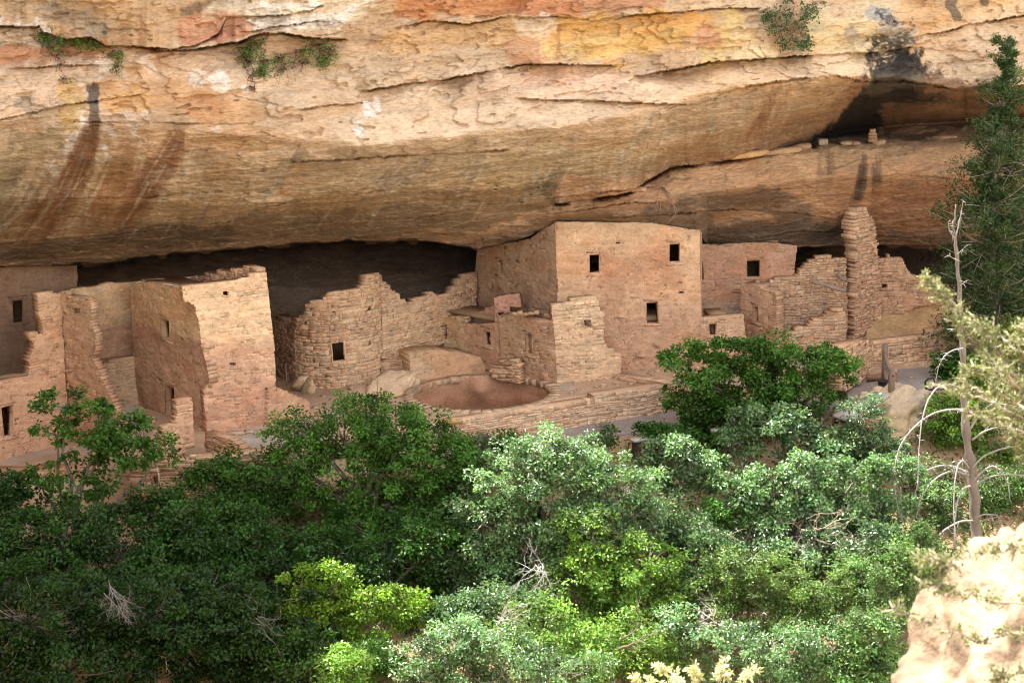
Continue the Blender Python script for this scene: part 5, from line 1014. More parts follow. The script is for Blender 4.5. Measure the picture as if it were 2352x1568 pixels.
T('oak_tree', 'dark oak in the left bottom corner', 'tree', [(60, 1400, 150, 90), (0, 1500, 140, 90), (150, 1510, 150, 90)], -21, 16000, SHADE_GRN*.62, 8, clump=380, group=G1, leaf=(.1, .056))
T('oak_tree', 'dark oak beside the pale hanging dead branches', 'tree', [(340, 1400, 130, 80), (430, 1460, 140, 90), (300, 1510, 130, 80)], -20, 15000, SHADE_GRN*.68, 9, clump=360, group=G1, dead=.3, leaf=(.1, .056))
T('oak_tree', 'dark oak along the bottom edge, left of the yellow green bush', 'tree', [(590, 1430, 140, 80), (650, 1520, 140, 80), (520, 1540, 120, 60)], -19.5, 15000, SHADE_GRN*.75, 10, clump=360, group=G1, dead=.25, leaf=(.1, .056))
T('oak_tree', 'deep green oak behind the yellow green bush, right of centre left', 'tree', [(900, 1310, 110, 60), (800, 1340, 110, 60), (990, 1250, 80, 60)], -15.2, 10000, SHADE_GRN*1.25, 11, clump=260, group=G1, leaf=(.1, .056))
T('oak_bush', 'yellow green bush lit by the sun among dark oaks', 'bush', [(850, 1380, 90, 44), (920, 1400, 70, 46), (860, 1450, 90, 50), (760, 1350, 50, 50), (690, 1330, 40, 30), (730, 1420, 80, 60)], -18.3, 10500, YGRN*.85, 12, clump=260, tsize=.2, group=G1, twig=.5, leaf=(.085, .05))
T('oak_bush', 'small bright bush at the bottom edge, left of centre', 'bush', [(795, 1530, 55, 36), (770, 1560, 60, 30)], -22, 3000, SUN_GRN, 13, clump=80, group=G1, leaf=(.085, .05))
T('oak_bush', 'dark yellowish bush at the bottom, between yellow green bush and small bright bush', 'bush', [(700, 1520, 90, 60), (840, 1530, 70, 50)], -20.5, 6000, GRN, 14, clump=150, group=G1, leaf=(.085, .05))
T('oak_bush', 'bright twig bush in front of the grey green oak, at its left edge', 'bush', [(990, 1310, 40, 40), (1010, 1290, 26, 24)], -14.8, 1400, SUN_GRN, 15, clump=36, group=G1)
T('oak_bush', 'bushy dark undergrowth at the left edge beneath the open oak', 'bush', [(40, 1340, 90, 50), (200, 1350, 100, 50)], -18.8, 6500, SHADE_GRN, 48, clump=160, group=G1)
T('oak_bush', 'bushy dark undergrowth at left centre, above the hanging dead branches', 'bush', [(480, 1350, 110, 50), (330, 1330, 80, 40)], -17.8, 6500, SHADE_GRN*1.1, 49, clump=160, group=G1)
# sunlit oaks, centre and right
T('oak_tree', 'grey green sunlit oak just below the gravel path, at centre', 'tree', [(1240, 1040, 90, 50), (1300, 1090, 110, 60), (1200, 1110, 110, 60), (1420, 1110, 90, 60), (1130, 1180, 90, 70), (1290, 1170, 130, 70), (1440, 1190, 90, 60), (1180, 1240, 120, 60), (1090, 1220, 60, 50), (1350, 1050, 60, 40), (1180, 1050, 60, 40), (1380, 1230, 90, 60), (1260, 1270, 110, 60), (1120, 1290, 80, 50)], -14.9, 34000, SUN_GGRN*1.2, 16, base=(1260, 1330), clump=1000, tsize=.22, dead=.3, group=G1, leaf=(.09, .05), trunk=.12, matl='gloss')
T('oak_tree', 'bright lime green oak with a pointed top, below the grey green one', 'tree', [(1360, 1200, 60, 36), (1380, 1260, 90, 50), (1450, 1300, 110, 60), (1330, 1330, 120, 60), (1440, 1390, 140, 70), (1320, 1420, 130, 70), (1540, 1340, 60, 50)], -16.2, 20000, SUN_GRN*.92, 17, clump=500, tsize=.22, group=G1, dead=.25, leaf=(.09, .05), trunk=.12)
T('oak_tree', 'sunlit oak with bare grey twigs at bottom centre', 'tree', [(1070, 1470, 90, 50), (1000, 1520, 90, 50), (1150, 1500, 110, 60), (1050, 1560, 130, 40), (1250, 1540, 130, 50)], -21.5, 13000, SUN_GGRN*1.1, 18, clump=330, tsize=.2, matl='gloss', group=G1, dead=.5, leaf=(.08, .045))
T('oak_tree', 'light green oak with twisted brown limbs, right of bottom centre', 'tree', [(1330, 1500, 140, 60), (1440, 1480, 110, 60), (1240, 1450, 110, 60), (1500, 1520, 90, 60)], -19.5, 15000, SUN_GRN*.85, 19, clump=380, group=G1, dead=.4, leaf=(.085, .047), trunk=.13)
T('oak_bush', 'dark shrub at the foot of the terrace wall, behind the grey green oak', 'bush', [(1175, 1015, 36, 24), (1150, 1040, 40, 24)], -10.6, 1500, SHADE_GRN*1.2, 20, clump=50, group=G1)
T('wispy_shrub', 'wispy grey shrub at the left end of the gravel path', 'shrub', [(1108, 1022, 22, 26), (1090, 1035, 26, 20)], -9.8, 1500, (.13, .16, .10), 21, clump=60, tsize=.12, leaf=(.09, .012), twig=.9)
T('wispy_shrub', 'thin low weeds growing on the gravel path near the terrace wall', 'shrub', [(1395, 982, 22, 14)], -8.6, 380, (.16, .17, .10), 22, clump=26, tsize=.1, leaf=(.07, .012), twig=.9)
T('oak_bush', 'single small leafy sprig on the near edge of the gravel path', 'bush', [(1388, 1000, 26, 16)], -10.4, 360, SHADE_GRN*1.2, 23, clump=14, group=G1)
T('oak_tree', 'small sunlit oak beside the plank bench, right of the gravel path', 'tree', [(1530, 1030, 50, 26), (1570, 1050, 60, 30), (1560, 1100, 60, 36), (1500, 1060, 30, 24)], -11.6, 4200, SUN_GGRN*.95, 24, base=(1550, 1190), clump=110, tsize=.19, matl='gloss', group=G1, twig=.8, leaf=(.1, .055))
T('oak_tree', 'big shaded oak standing in front of the terrace wall, right of the tall house', 'tree', [(1580, 830, 60, 46), (1650, 870, 80, 56), (1760, 800, 70, 34), (1840, 840, 90, 50), (1900, 860, 60, 50), (1740, 890, 90, 56), (1590, 930, 70, 46), (1850, 920, 80, 46), (1680, 960, 110, 50), (1800, 980, 90, 40), (1580, 985, 50, 30), (1690, 820, 60, 40), (1720, 940, 80, 50)], -5.6, 21000, GRN*1.35, 25, base=(1790, 1090), clump=520, tsize=.24, group=G1, trunk=.13, twig=.6, leaf=(.115, .065), barkc=(.14, .11, .09))
T('oak_bush', 'dark sapling cluster left of the big shaded oak, above the bench', 'bush', [(1500, 1000, 40, 22), (1560, 1010, 50, 26)], -7.0, 1900, SHADE_GRN*1.3, 26, clump=60, group=G1, leaf=(.11, .06))
T('oak_tree', 'sunlit oak with bright leaf tips right under the big shaded oak', 'tree', [(1770, 960, 70, 40), (1700, 1010, 50, 26), (1850, 1010, 70, 36), (1900, 1060, 80, 40)], -9.2, 6500, SUN_GGRN*.95, 27, base=(1800, 1180), clump=160, matl='gloss', group=G1, leaf=(.11, .06), twig=.7)
T('oak_tree', 'wide sunlit oak in the middle of the right slope', 'tree', [(1690, 1110, 80, 44), (1770, 1130, 90, 50), (1870, 1100, 90, 50), (1960, 1090, 80, 46), (2050, 1080, 60, 40), (1750, 1180, 80, 40), (1900, 1170, 110, 46), (2000, 1170, 90, 40), (1640, 1090, 50, 34)], -11.6, 20000, SUN_GGRN*1.15, 28, clump=420, tsize=.22, matl='gloss', group=G1, dead=.4, leaf=(.105, .058), trunk=.12)
T('oak_tree', 'leafy oak sapling in front of the big boulder', 'tree', [(1985, 945, 40, 30), (2000, 1000, 50, 36), (2040, 1030, 44, 30), (1960, 1010, 36, 26)], -8.9, 3400, SUN_GGRN*.85, 29, base=(1970, 1110), clump=90, matl='gloss', group=G1, twig=.9, leaf=(.1, .055))
T('oak_bush', 'low green bush beneath the roofed box', 'bush', [(1950, 1020, 50, 26), (1920, 1050, 50, 30)], -7.2, 1900, SHADE_GRN*1.4, 30, clump=60, group=G1)
T('oak_tree', 'grey green oak with brown dead twigs, low on the right slope', 'tree', [(1840, 1240, 110, 44), (1960, 1240, 100, 44), (1740, 1260, 70, 36), (1900, 1290, 90, 40)], -13, 8500, SUN_GGRN*.85, 31, clump=230, matl='gloss', group=G1, dead=.7, leaf=(.1, .055))
T('oak_bush', 'light green thicket right of bottom centre, below the fallen branch', 'bush', [(1700, 1300, 80, 40), (1760, 1340, 110, 50), (1640, 1360, 80, 46), (1860, 1350, 100, 50), (1720, 1410, 130, 60), (1850, 1430, 110, 60)], -16.5, 19000, (.10, .165, .04), 32, clump=480, tsize=.2, group=G1, leaf=(.075, .04))
T('oak_bush', 'grey green thicket on the bottom edge, left of the juniper bushes', 'bush', [(1650, 1470, 100, 50), (1780, 1490, 110, 56), (1900, 1480, 100, 60), (1700, 1550, 120, 50), (1850, 1560, 120, 40), (1560, 1440, 60, 50)], -19.5, 17000, SUN_GGRN*1.15, 33, clump=430, matl='gloss', group=G1, tsize=.19, leaf=(.075, .042))
T('oak_bush', 'small light bush under the bright lime oak, at its right', 'bush', [(1590, 1280, 50, 40), (1620, 1240, 40, 30), (1560, 1400, 60, 50)], -14, 4200, SUN_GGRN, 34, clump=110, group=G1)
T('oak_bush', 'sunny green bushes right behind the dead tree, beside the boulder', 'bush', [(2180, 930, 60, 30), (2160, 980, 40, 30), (2230, 960, 60, 50), (2290, 1040, 80, 50), (2330, 1120, 70, 60), (2200, 1000, 50, 40), (2330, 1200, 50, 40)], -6.4, 12500, SUN_GRN*.85, 35, clump=300, group=G1, leaf=(.095, .055))
T('oak_bush', 'dark green bush before the low stone wall, left of the dead tree', 'bush', [(2180, 830, 36, 26), (2190, 860, 40, 26)], -2.0, 2200, SHADE_GRN*1.3, 36, clump=60, group=G1, leaf=(.11, .06))
T('oak_bush', 'bright bush beside the dead trunk, in front of the low stone wall', 'bush', [(2240, 850, 46, 26), (2270, 880, 50, 30)], -3.2, 2600, SUN_GRN, 37, clump=70, group=G1, leaf=(.1, .055))
T('oak_bush', 'yellowish bush at the right picture edge, below the tall juniper', 'bush', [(2330, 770, 40, 34), (2345, 850, 40, 50), (2310, 820, 30, 30)], -4.5, 3200, (.13, .18, .035), 38, clump=90, group=G1)
T('oak_bush', 'pale leafy bush left of the dead tree base', 'bush', [(2130, 1130, 60, 40), (2180, 1180, 60, 40), (2090, 1160, 50, 40), (2140, 1080, 40, 24)], -8.8, 4600, (.10, .15, .055), 39, clump=120, group=G1, leaf=(.09, .05))
T('oak_bush', 'dim undergrowth behind the dead tree base', 'bush', [(2080, 1250, 70, 40), (2180, 1260, 60, 40), (2040, 1210, 60, 30)], -9.8, 4200, GRN*1.1, 40, clump=110, group=G1)
# more growth filling the slope
for i, (sp_, y_, n_, c_, lb) in enumerate([
    ([(1060, 1290, 80, 50), (1130, 1330, 90, 50), (1040, 1350, 70, 40)], -15.0, 8000, SUN_GGRN*.6, 'dim grey green bush under the grey green oak, beside the bare grey twigs'),
    ([(1110, 1400, 90, 50), (1020, 1420, 80, 50), (1190, 1390, 80, 40)], -18.0, 8000, SUN_GGRN*.75, 'grey green bush just right of the yellow green bush'),
    ([(870, 1230, 110, 60), (960, 1290, 90, 50)], -13.6, 6500, SHADE_GRN*1.3, 'dark bush under the biggest dark oak'),
    ([(1480, 1170, 70, 40), (1540, 1220, 70, 46), (1440, 1230, 60, 40)], -13.6, 6000, SUN_GGRN*.8, 'grey green bush at the left end of the fallen branch'),
    ([(1620, 1180, 60, 36), (1680, 1210, 60, 30)], -12.4, 3000, GRN*1.4, 'low green bush behind the fallen branch'),
    ([(2000, 1320, 70, 46), (1960, 1380, 70, 46), (2060, 1290, 50, 40)], -15.8, 6500, (.10, .18, .05), 'leafy green bush left of the dead tree foot, above the junipers'),
    ([(1640, 1260, 60, 36), (1580, 1340, 60, 40)], -15.2, 4200, SUN_GGRN*.9, 'round grey green bush between the lime green oak and light thicket'),
    ([(2000, 1460, 60, 60), (1960, 1540, 70, 50)], -20.2, 6500, (.11, .2, .06), 'soft light green bush at the bottom edge beside the pale rock'),
    ([(2120, 1190, 60, 36), (2190, 1210, 60, 36), (2150, 1130, 50, 30)], -9.9, 5200, (.10, .17, .06), 'leafy bush on the sandy slope left of the dead tree, behind its drooping branches'),
    ([(2290, 1110, 60, 40), (2340, 1160, 50, 50), (2270, 1170, 40, 30)], -9.4, 4600, (.09, .17, .045), 'green bush on the slope right of the dead tree, above the pale rock'),
    ([(2100, 1270, 70, 34), (2030, 1240, 60, 30)], -12.4, 4200, (.10, .17, .05), 'low bush between the dead tree foot and the brown dead twigs'),
    ([(640, 1110, 60, 30), (560, 1150, 80, 40)], -13.2, 3800, GRN*.9, 'shaded bush between the capstone wall and dark oaks'),
    ([(1100, 1070, 60, 40), (1060, 1120, 50, 40)], -11.8, 3400, GRN*1.0, 'shaded bush between the biggest dark oak and grey green oak')]):
    T('oak_bush', lb, 'bush', sp_, y_, n_, c_, 150+i, clump=int(n_/36), group=G1, leaf=(.085, .048))
# young conifers in front, right
def conifer(name, label, px, py0, py1, wpx, y, n, col, seed, cat='tree', trunk=.05, bare=0., leaf=.09, flat=.5, tr_col=(.24, .2, .17), ptr=None, cl=None, gapy=None):
    g = np.random.default_rng(seed); top = ony(px, py0, y); bot = ony(ptr[-1][0] if ptr else px, py1, y); hh = top[2]-bot[2]; m = np.linalg.norm(top-C)/F
    if ptr: spine = np.array([ony(a, b, y) for a, b in ptr])
    else: spine = np.array([top, (top+bot)/2, bot])
    root = spine[-1].copy(); root[2] = min(root[2], float(ground_h(root[0], root[1]))-.05); t = thing(name, label, cat, root)
    sp = np.vstack([spine, root[None]]) if spine[-1][2]-root[2] > .05 else spine
    f_ = np.concatenate([[0], np.cumsum(np.linalg.norm(np.diff(sp, axis=0), axis=1))]); f_ /= f_[-1]
    fs = np.linspace(0, 1, 24); P = np.stack([np.interp(fs, f_, sp[:, k]) for k in range(3)], -1); P[1:-1] += g.normal(size=(22, 3))*.02
    mb = MB(); mb.tube(P, trunk*(.18+.82*fs), 8, tr_col); pos, dr = [], []
    nb = int(19*hh)+10
    for i in range(nb):
        f = g.random()**.8*.93; p = np.array([np.interp(f, fs, P[:, k]) for k in range(3)]); L = wpx*m*(.2+.9*min(1, f*1.6))*g.uniform(.3, 1.25)
        if gapy and any(a < f < b for a, b in gapy): L *= .35
        a = g.random()*6.283; d = np.array([math.cos(a), math.sin(a)*.8, g.uniform(-.1, .55)]); e = p+unit(d)*L; e2 = e+np.array([0, 0, .12*L])
        bp = [p, (p+e)/2+g.normal(size=3)*.06*L, e2]; mb.tube(bp, np.array([.02, .013, .005])*max(1, trunk/.06)**.5, 4, np.array(tr_col)*g.uniform(.9, 1.9))
        k = max(5, int(n/nb*g.uniform(.5, 1.5))); q = g.random(k)**.6; b = np.array(bp); c = b[0]*(1-q)[:, None]**2+2*b[1]*((1-q)*q)[:, None]+b[2]*(q**2)[:, None]
        lump = c+g.normal(size=(k, 3))*.15*min(1.4, L+.2)*np.array([1, 1, .7]); pos.append(lump); dr.append(np.repeat(unit(d+[0, 0, .5])[None], k, 0))
        if g.random() < bare:
            for _ in range(3): e3 = p+unit(d+g.normal(size=3)*.6)*L*.8; mb.tube([p, (p+e3)/2+g.normal(size=3)*.08, e3], np.array([.014, .009, .004]), 4, (.42, .39, .36))
    mb.obj('trunk', M['bark'], t)
    pos, dr = np.concatenate(pos), np.concatenate(dr); rep = 5; pos = np.repeat(pos, rep, 0)+g.normal(size=(len(pos)*rep, 3))*.045; dr = unit(np.repeat(dr, rep, 0)+g.normal(size=(len(pos), 3))*.7)
    ln = leaf*g.uniform(.6, 1.3, len(pos)); lc = np.array(col)*np.repeat(np.clip(1+.3*g.normal(size=len(pos)//rep), .3, 2), rep)[:, None]*(1+.15*g.normal(size=(len(pos), 1)))
    leafmesh('foliage', t, pos, unit(g.normal(size=(len(pos), 3))+[0, -.3, .4]), dr, ln, ln*.42, np.clip(lc, .005, .6), M['needle'])
    return t
JG = np.array([.055, .098, .030])
conifer('juniper_tree', 'tall dark juniper at the right edge, rising in front of the cliff', 2318, 98, 760, 122, -1.0, 12500, JG*1.0, 60, trunk=.17, bare=.5, leaf=.12, ptr=[(2318, 98), (2308, 200), (2300, 300), (2285, 420), (2278, 560), (2290, 680), (2285, 760)], tr_col=(.25, .21, .18), gapy=[(.06, .09), (.2, .25), (.42, .47)])
conifer('juniper_tree', 'low juniper boughs left of the tall juniper trunk, near the pillar', 2205, 505, 640, 56, -.4, 900, JG, 61, trunk=.06, bare=.3, leaf=.12)
conifer('juniper_tree', 'dark juniper standing behind the tall one at the right edge', 2345, 380, 740, 66, .8, 2200, JG*.9, 62, trunk=.1, bare=.4, leaf=.12)
for i, (px, a, b, w_, y, lb) in enumerate([(2020, 1290, 1580, 46, -17.5, 'spiky young juniper at bottom right, left of the pale rock'), (1975, 1400, 1600, 56, -19.5, 'feathery young juniper at the bottom edge, left of the spiky one'), (2065, 1250, 1450, 36, -15.5, 'slim green young pine behind the spiky juniper'), (2110, 1200, 1330, 34, -13.2, 'short spiky pine left of the dead trunk base'), (2272, 1085, 1200, 26, -9.0, 'blue green pine top poking up right of the dead trunk'), (2050, 1480, 1620, 40, -19, 'soft green juniper hugging the left edge of the pale rock')]):
    conifer('young_conifer', lb, px, a, b, w_*1.25, y, 2600 if i != 4 else 600, np.array([.11, .19, .06]) if i != 4 else np.array([.07, .11, .065]), 63+i, trunk=.035, leaf=.085)
# low growth covering the slope
g = np.random.default_rng(3); n_ = 90000; ux = g.uniform(-24, 24, n_); uy = g.uniform(-34, -4, n_); dd_ = pl(LF, ux)-uy-pl([(-60, 1), (-8, 1.2), (-3, 2.8), (20, 3.3)], ux)
k_ = (dd_ > .3) & (fbm(ux*.45, uy*.45, s=33, o=4) > -.3); ux, uy = ux[k_], uy[k_]; n_ = len(ux)
pp = np.stack([ux, uy, ground_h(ux, uy)+g.random(n_)*.22], -1)
tag(leafmesh('undergrowth', None, pp, unit(g.normal(size=(n_, 3))+[0, -.3, .6]), unit(g.normal(size=(n_, 3))+[0, 0, .8]), g.uniform(.1, .26, n_), g.uniform(.03, .10, n_), np.clip(np.array([.085, .125, .04])*(1+.3*g.normal(size=(n_, 1))), .01, .4), M['leaf'], base=[0, -15, 0]), kind='stuff')
# the dead tree
dy = -11.2; g = np.random.default_rng(5)
spx = [(2196, 470), (2190, 520), (2196, 560), (2204, 640), (2208, 740), (2214, 850), (2216, 940), (2224, 1040), (2236, 1130), (2242, 1230)]
sp = np.array([ony(a, b, dy) for a, b in spx]); rt_ = sp[-1].copy(); rt_[2] = float(ground_h(rt_[0], rt_[1]))-.1; sp = np.vstack([sp, rt_[None]])
dt = thing('dead_tree', 'bare grey dead tree with long drooping branches at right', 'tree', rt_)
mb = MB(); f = np.linspace(0, 10, 50); P = np.stack([np.interp(f, np.arange(11), sp[:, k]) for k in range(3)], -1)+g.normal(size=(50, 3))*.022
mb.tube(P, np.interp(f, [0, 3, 6, 8, 10], [.025, .075, .12, .17, .2])*(1+.14*g.normal(size=50)), 10, (.20, .17, .15))
mb.obj('trunk', M['bark'], dt); DC = (.33, .31, .295)
def bow(pts, r, dys=0., col=DC):
    Q = np.array(pts, float); k = len(Q); s = np.linspace(0, k-1, (k-1)*5+1)
    # smooth through the traced points
    from_ = lambda c: np.interp(s, np.arange(k), Q[:, c])
    X, Yp = from_(0), from_(1); ker = np.array([.1, .2, .4, .2, .1])
    X[2:-2] = np.convolve(X, ker, 'valid'); Yp[2:-2] = np.convolve(Yp, ker, 'valid'); dep = dy-.1+dys*(s/s[-1])**1.2
    PP = ony(X, Yp, dep); m_ = MB(); m_.tube(PP, np.linspace(r, r*.32, len(PP)), 7, col)
    for _ in range(int(len(PP)*.8)): i = g.integers(2, len(PP)); d = unit(g.normal(size=3)+[0, -.4, -.2]); m_.tube([PP[i], PP[i]+d*.12, PP[i]+d*g.uniform(.12, .3)+[0, 0, -.05]], np.array([.014, .01, .005]), 4, np.array(col)*.8)
    m_.obj('branch', M['bark'], dt, smooth=True)
E1 = [((2216, 940), (2180, 940), (2150, 946), (2120, 962), (2090, 990), (2066, 1025), (2055, 1070), (2055, 1120), (2062, 1170), (2078, 1205)), ((2210, 892), (2180, 882), (2150, 890), (2130, 920), (2116, 970), (2110, 1040), (2108, 1120)), ((2224, 1085), (2190, 1070), (2160, 1068), (2130, 1078), (2110, 1100), (2100, 1140)), ((2226, 1090), (2190, 1080), (2160, 1090), (2130, 1115), (2112, 1150), (2104, 1190)), ((2226, 1075), (2212, 1056), (2200, 1065), (2192, 1110), (2190, 1180), (2198, 1250)), ((2232, 1115), (2212, 1120), (2198, 1150), (2192, 1200), (2192, 1260)), ((2236, 1195), (2205, 1196), (2170, 1215), (2140, 1245), (2122, 1290), (2118, 1345)), ((2228, 985), (2250, 950), (2280, 925), (2320, 930), (2360, 940)), ((2232, 1010), (2260, 990), (2290, 980), (2330, 990), (2370, 1015)), ((2232, 1075), (2260, 1045), (2300, 1030), (2340, 1024), (2390, 1030)), ((2234, 1105), (2258, 1080), (2280, 1068), (2300, 1080), (2316, 1110), (2320, 1150)), ((2236, 1115), (2270, 1095), (2310, 1088), (2360, 1092)), ((2238, 1188), (2262, 1180), (2290, 1182), (2300, 1195)), ((2240, 1210), (2262, 1192), (2285, 1188))]
for i, e in enumerate(E1): bow(e, .042 if i not in (12, 13) else .036, (-1.2, -1.5, -.8, -1.0, -1.4, -1.2, -1.0, -.6, -.8, -1., -.7, -.9, -.5, -.6)[i])
for e, r in ((((2213, 800), (2190, 803), (2170, 815), (2156, 840), (2148, 880)), .03), (((2204, 640), (2178, 612)), .0), (((2194, 548), (2180, 530), (2178, 512)), .03), (((2195, 545), (2206, 500), (2212, 462)), .026), (((2198, 585), (2222, 562)), .02), (((2200, 600), (2178, 586)), .02), (((2213, 755), (2175, 756)), .03), (((2206, 655), (2222, 645)), .018), (((2211, 770), (2236, 735)), .02)):
    if r: bow(e, r, -.2)
# dead branches lying in the thickets
deadwood('dead_branch', 'bare grey brown fallen branch lying on the slope right of centre', ony(1545, 1180, -12.0), (1, -.1, -.15), 70, .055, 2.6, 4, (.36, .30, .25))
deadwood('dead_branch', 'pale bare branches hanging in the dark oaks at bottom left', ony(250, 1345, -21.6), (.6, -.5, -.8), 71, .016, 1.3, 8, (.22, .2, .2))
deadwood('dead_branch', 'bare grey twigs in front of the grey green oak, at its lower left', ony(1240, 1300, -17.4), (-.1, -.6, -.1), 72, .02, 1.1, 9, (.36, .34, .32))
deadwood('dead_branch', 'bare pale twigs at the bottom, above the sunlit oak with grey twigs', ony(1150, 1430, -22.3), (.5, -.5, .25), 73, .015, .8, 8, (.36, .33, .3))
deadwood('dead_branch', 'small pale twigs in the dark gap left of the yellow green bush', ony(590, 1420, -20.9), (.6, -.5, -.2), 74, .011, .8, 6, (.22, .2, .2))
deadwood('dead_branch', 'brown dead twigs low on the right slope under the wide sunlit oak', ony(1850, 1220, -13.2), (.6, -.5, .05), 75, .028, 1.3, 9, (.34, .26, .21))
deadwood('dead_branch', 'bare twigs over the light thicket near the bottom right', ony(1620, 1420, -20.8), (.3, -.6, .4), 76, .018, .7, 6, (.5, .46, .42))
deadwood('dead_branch', 'dark twisted limb crossing the light green oak at bottom centre', ony(1420, 1490, -21.3), (.9, -.3, .1), 77, .05, 1.3, 2, (.16, .12, .10), 2)
deadwood('dead_branch', 'thin bare stems standing before the niche wall', onz(1716, 800, .3)+[0, -1.2, 0], (.25, -.1, 1), 78, .02, 1.0, 2, (.42, .40, .39), 2)
# plants rooted in the cliff
def cliffplant(label, pts, n, seed, col=(.10, .20, .045), twigs=30, root=(.24, .13, .10), r=14, leaf=.105, droop=-.4, off=.25):
    g = np.random.default_rng(seed); b = on_cliff(pts[0][0], pts[0][1], .05); t = thing('cliff_shrub', label, 'shrub', b); mb = MB(); pos = []
    for (px, py, rr) in pts:
        c = on_cliff(px, py, off); m = np.linalg.norm(c-C)/F
        for _ in range(max(2, int(twigs/len(pts)))):
            e = c+g.normal(size=3)*rr*m*np.array([.6, .4, .6]); s0 = on_cliff(px+g.normal()*rr*.4, py-rr*.5, .0); mid = (s0+e)/2+g.normal(size=3)*.08+[0, -.08, 0]
            mb.tube([s0, mid, e, e+unit(e-mid+[0, 0, droop])*.1], np.array([.014, .010, .006, .003]), 4, np.array(root)*g.uniform(.7, 1.4)); pos.append(e+g.normal(size=(max(1, int(n/twigs)), 3))*.075)
    mb.obj('stems', M['bark'], t)
    if n:
        pos = np.concatenate(pos); k = len(pos); ln = leaf*g.uniform(.6, 1.3, k); leafmesh('leaves', t, pos, unit(g.normal(size=(k, 3))+[0, -.5, .6]), g.normal(size=(k, 3)), ln, ln*.55, np.clip(np.array(col)*(1+.25*g.normal(size=(k, 1))), .01, .5), M['leaf'])
    return t
cliffplant('small green shrub on the upper ledge near the left edge', [(100, 86, 12), (120, 90, 16), (140, 98, 14)], 420, 81)
cliffplant('bare reddish roots hanging below the leftmost ledge shrub', [(115, 115, 16), (130, 135, 16), (142, 155, 12), (145, 184, 6)], 30, 82, twigs=34, col=(.06, .12, .03))
cliffplant('flat green shrub in the crack beside the leftmost ledge shrub', [(178, 98, 10), (205, 97, 13), (225, 102, 10)], 300, 83)
cliffplant('drooping green sprig under the crack, below the flat shrub', [(262, 120, 8), (270, 138, 9), (268, 155, 7), (280, 122, 6)], 190, 84)
cliffplant('broad green and brown shrub sprawling over the cliff below the main crack', [(560, 120, 22), (560, 140, 16), (585, 105, 14), (610, 150, 24), (600, 165, 12), (640, 140, 18), (690, 125, 22), (730, 115, 26), (755, 125, 20), (740, 145, 16)], 1300, 85, twigs=150, root=(.20, .10, .075))
cliffplant('bare brown roots hanging under the broad cliff shrub', [(575, 150, 20), (580, 180, 12), (582, 205, 7), (650, 165, 20), (690, 155, 22)], 0, 86, twigs=70, root=(.22, .12, .09))
cliffplant('hanging juniper with bare grey boughs high on the right cliff', [(1800, 10, 26), (1780, 40, 20), (1790, 72, 16), (1830, 60, 20), (1850, 40, 18), (1865, 18, 16), (1800, 100, 14), (1840, 100, 16), (1855, 98, 10), (1810, 45, 24), (1760, 42, 8)], 1300, 87, col=(.065, .125, .04), twigs=130, root=(.38, .30, .27), leaf=.12, off=.5)
cliffplant('tiny green tuft on the bench in the upper middle of the cliff', [(1218, 148, 7), (1225, 147, 5)], 70, 88, twigs=8)
g = np.random.default_rng(9); p0 = on_cliff(1520, 428, .1); mb = MB()
for pts in (((1520, 428), (1530, 450), (1545, 470), (1552, 490), (1540, 505), (1530, 518)), ((1545, 470), (1555, 482), (1548, 500), (1535, 512)), ((1520, 428), (1512, 445), (1510, 470), (1505, 500)), ((1530, 450), (1550, 458), (1560, 464)), ((1508, 480), (1500, 495)), ((1510, 470), (1516, 490))):
    mb.tube([ony(a, b, p0[1]-.35-.004*(b-428)) if i else p0 for i, (a, b) in enumerate(pts)], np.linspace(.022, .007, len(pts)), 5, (.36, .24, .18))
tag(mb.obj('hanging_root', M['bark'], None, p0), 'bare tree root dangling from the crack over the tall house', 'root')
# ------------------------------------------------------------------ close foreground, out of focus
fy = -62.5
def fcol(q, c): return np.array([.255, .185, .13])*(1+.9*fbm(*(q*9).transpose(2, 0, 1), s=3, o=5))[..., None]*np.array([1, .97, .92])
fc = ony(2425, 1650, fy); boulder('foreground_rock', 'sunlit pale rock in the lower right corner, close and blurred', fc, (.80, .66, .86), (.62, .45, .28), seed=11, n=(240, 150), rough=.3, fr=2.6, cols=fcol, facets=5, planes=((-1, -.2, .05, .86), (-.72, -.1, .70, .70), (-.3, -.55, .8, .74), (-.15, -1, .1, .72), (-.5, -.8, .3, .76)))

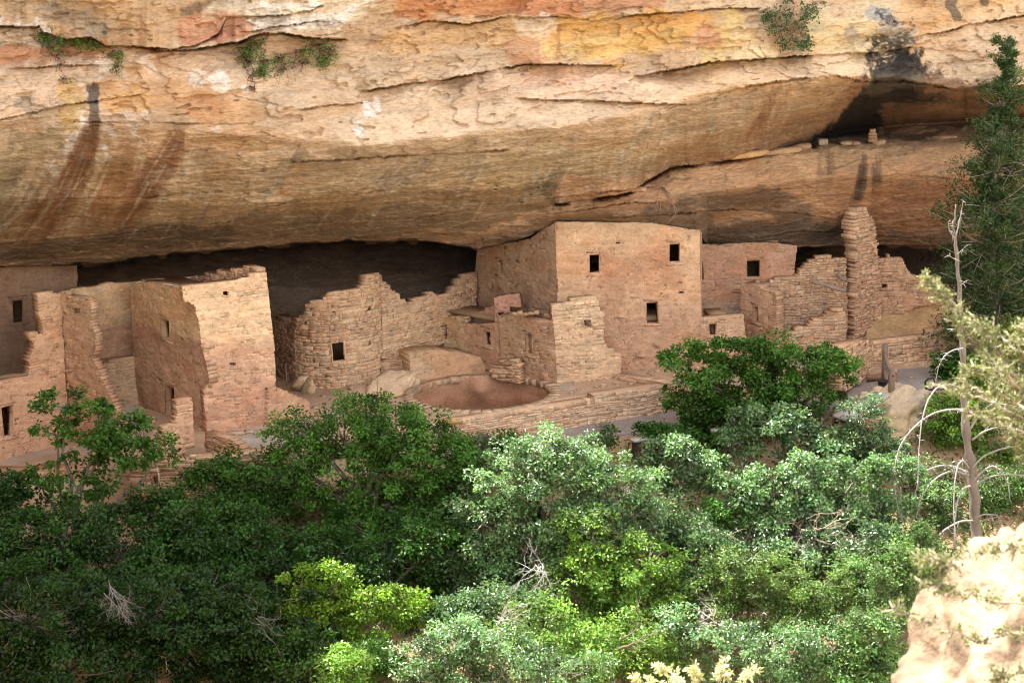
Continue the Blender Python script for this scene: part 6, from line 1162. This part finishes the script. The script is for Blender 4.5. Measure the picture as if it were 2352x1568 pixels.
def spray(name, label, lines, n, seed, col, y, r=.02, cat='branch', wd=.10, leaf=.028, bl=True, bc=(.46, .38, .31)):
    g = np.random.default_rng(seed); b = ony(lines[0][0][0], lines[0][0][1], y); t = thing(name, label, cat, b); mb = MB(); pos, dr = [], []; tot = sum(len(l) for l in lines)
    for l in lines:
        Q = np.array([ony(a, c, y+.12*g.normal()) for a, c in l]); k = len(Q); s = np.linspace(0, k-1, 24); P = np.stack([np.interp(s, np.arange(k), Q[:, j]) for j in range(3)], -1)+g.normal(size=(24, 3))*.004; mb.tube(P, np.linspace(r*.45, r*.12, 24), 6, bc)
        for _ in range(int(n*k/tot/14)):
            i = g.integers(2, 24); d = unit(g.normal(size=3)*.8+[-.5, 0, .4]); L = g.uniform(.3, 1.)*wd; p = P[i]; e = p+d*L; mb.tube([p, e], np.array([.0035, .0015]), 4, np.array(bc)*1.1)
            q = g.random(14)[:, None]; pos.append(p+(e-p)*q+g.normal(size=(14, 3))*.008); dr.append(np.repeat(d[None], 14, 0))
    mb.obj('twigs', M['bark'], t); pos, dr = np.concatenate(pos), unit(np.concatenate(dr)+g.normal(size=(len(np.concatenate(dr)), 3))*.6); k = len(pos); ln = leaf*g.uniform(.6, 1.4, k)
    leafmesh('foliage', t, pos, unit(g.normal(size=(k, 3))+[0, 0, .4]), dr, ln, ln*.4, np.clip(np.array(col)*(1+.3*g.normal(size=(k, 1))), .01, .7), M['needle'])
YJ = np.array([.19, .205, .085])
spray('foreground_branch', 'blurred yellow green juniper branch reaching in from the right edge', [((2400, 960), (2330, 860), (2270, 780), (2210, 720), (2160, 670), (2130, 645)), ((2420, 840), (2350, 810), (2290, 770), (2250, 745)), ((2420, 900), (2330, 880), (2260, 860), (2220, 850)), ((2420, 980), (2340, 930), (2280, 900)), ((2420, 800), (2370, 790), (2320, 790)), ((2420, 1010), (2350, 960), (2290, 960)), ((2420, 1060), (2360, 1000), (2300, 960), (2230, 945)), ((2420, 930), (2350, 900), (2300, 850), (2250, 800), (2200, 740)), ((2420, 870), (2380, 830), (2330, 800)), ((2420, 1100), (2370, 1040), (2330, 1010)), ((2420, 760), (2380, 750), (2340, 770))], 9500, 90, YJ, -61.5, r=.018, wd=.085, leaf=.022)
spray('foreground_branch', 'blurred thin juniper sprig beside the black metal frame', [((2420, 1000), (2330, 950), (2240, 910), (2180, 895), (2140, 880)), ((2300, 935), (2240, 890), (2200, 870)), ((2400, 1000), (2330, 985), (2260, 960))], 900, 91, YJ, -61.8, r=.012, wd=.05, leaf=.02)
spray('foreground_branch', 'blurred scrub twigs lying over the pale foreground rock', [((2420, 1300), (2340, 1260), (2260, 1270), (2180, 1290)), ((2420, 1400), (2300, 1380), (2200, 1360), (2130, 1340)), ((2420, 1480), (2330, 1450), (2240, 1470), (2120, 1420), (2050, 1400)), ((2420, 1560), (2350, 1540), (2280, 1560)), ((2200, 1300), (2150, 1280), (2110, 1290))], 2600, 92, YJ*.9, -63.25, r=.012, wd=.06, leaf=.02)
spray('flowering_bush', 'pale cream flowering twigs at the bottom edge, right of centre', [((1600, 1600), (1560, 1560), (1530, 1535), (1500, 1545)), ((1600, 1600), (1600, 1550), (1590, 1530)), ((1640, 1600), (1660, 1540), (1668, 1520)), ((1700, 1610), (1710, 1560), (1735, 1540)), ((1560, 1610), (1500, 1570), (1450, 1560))], 900, 93, (.62, .62, .36), -58.0, r=.014, cat='bush', wd=.07, leaf=.04)
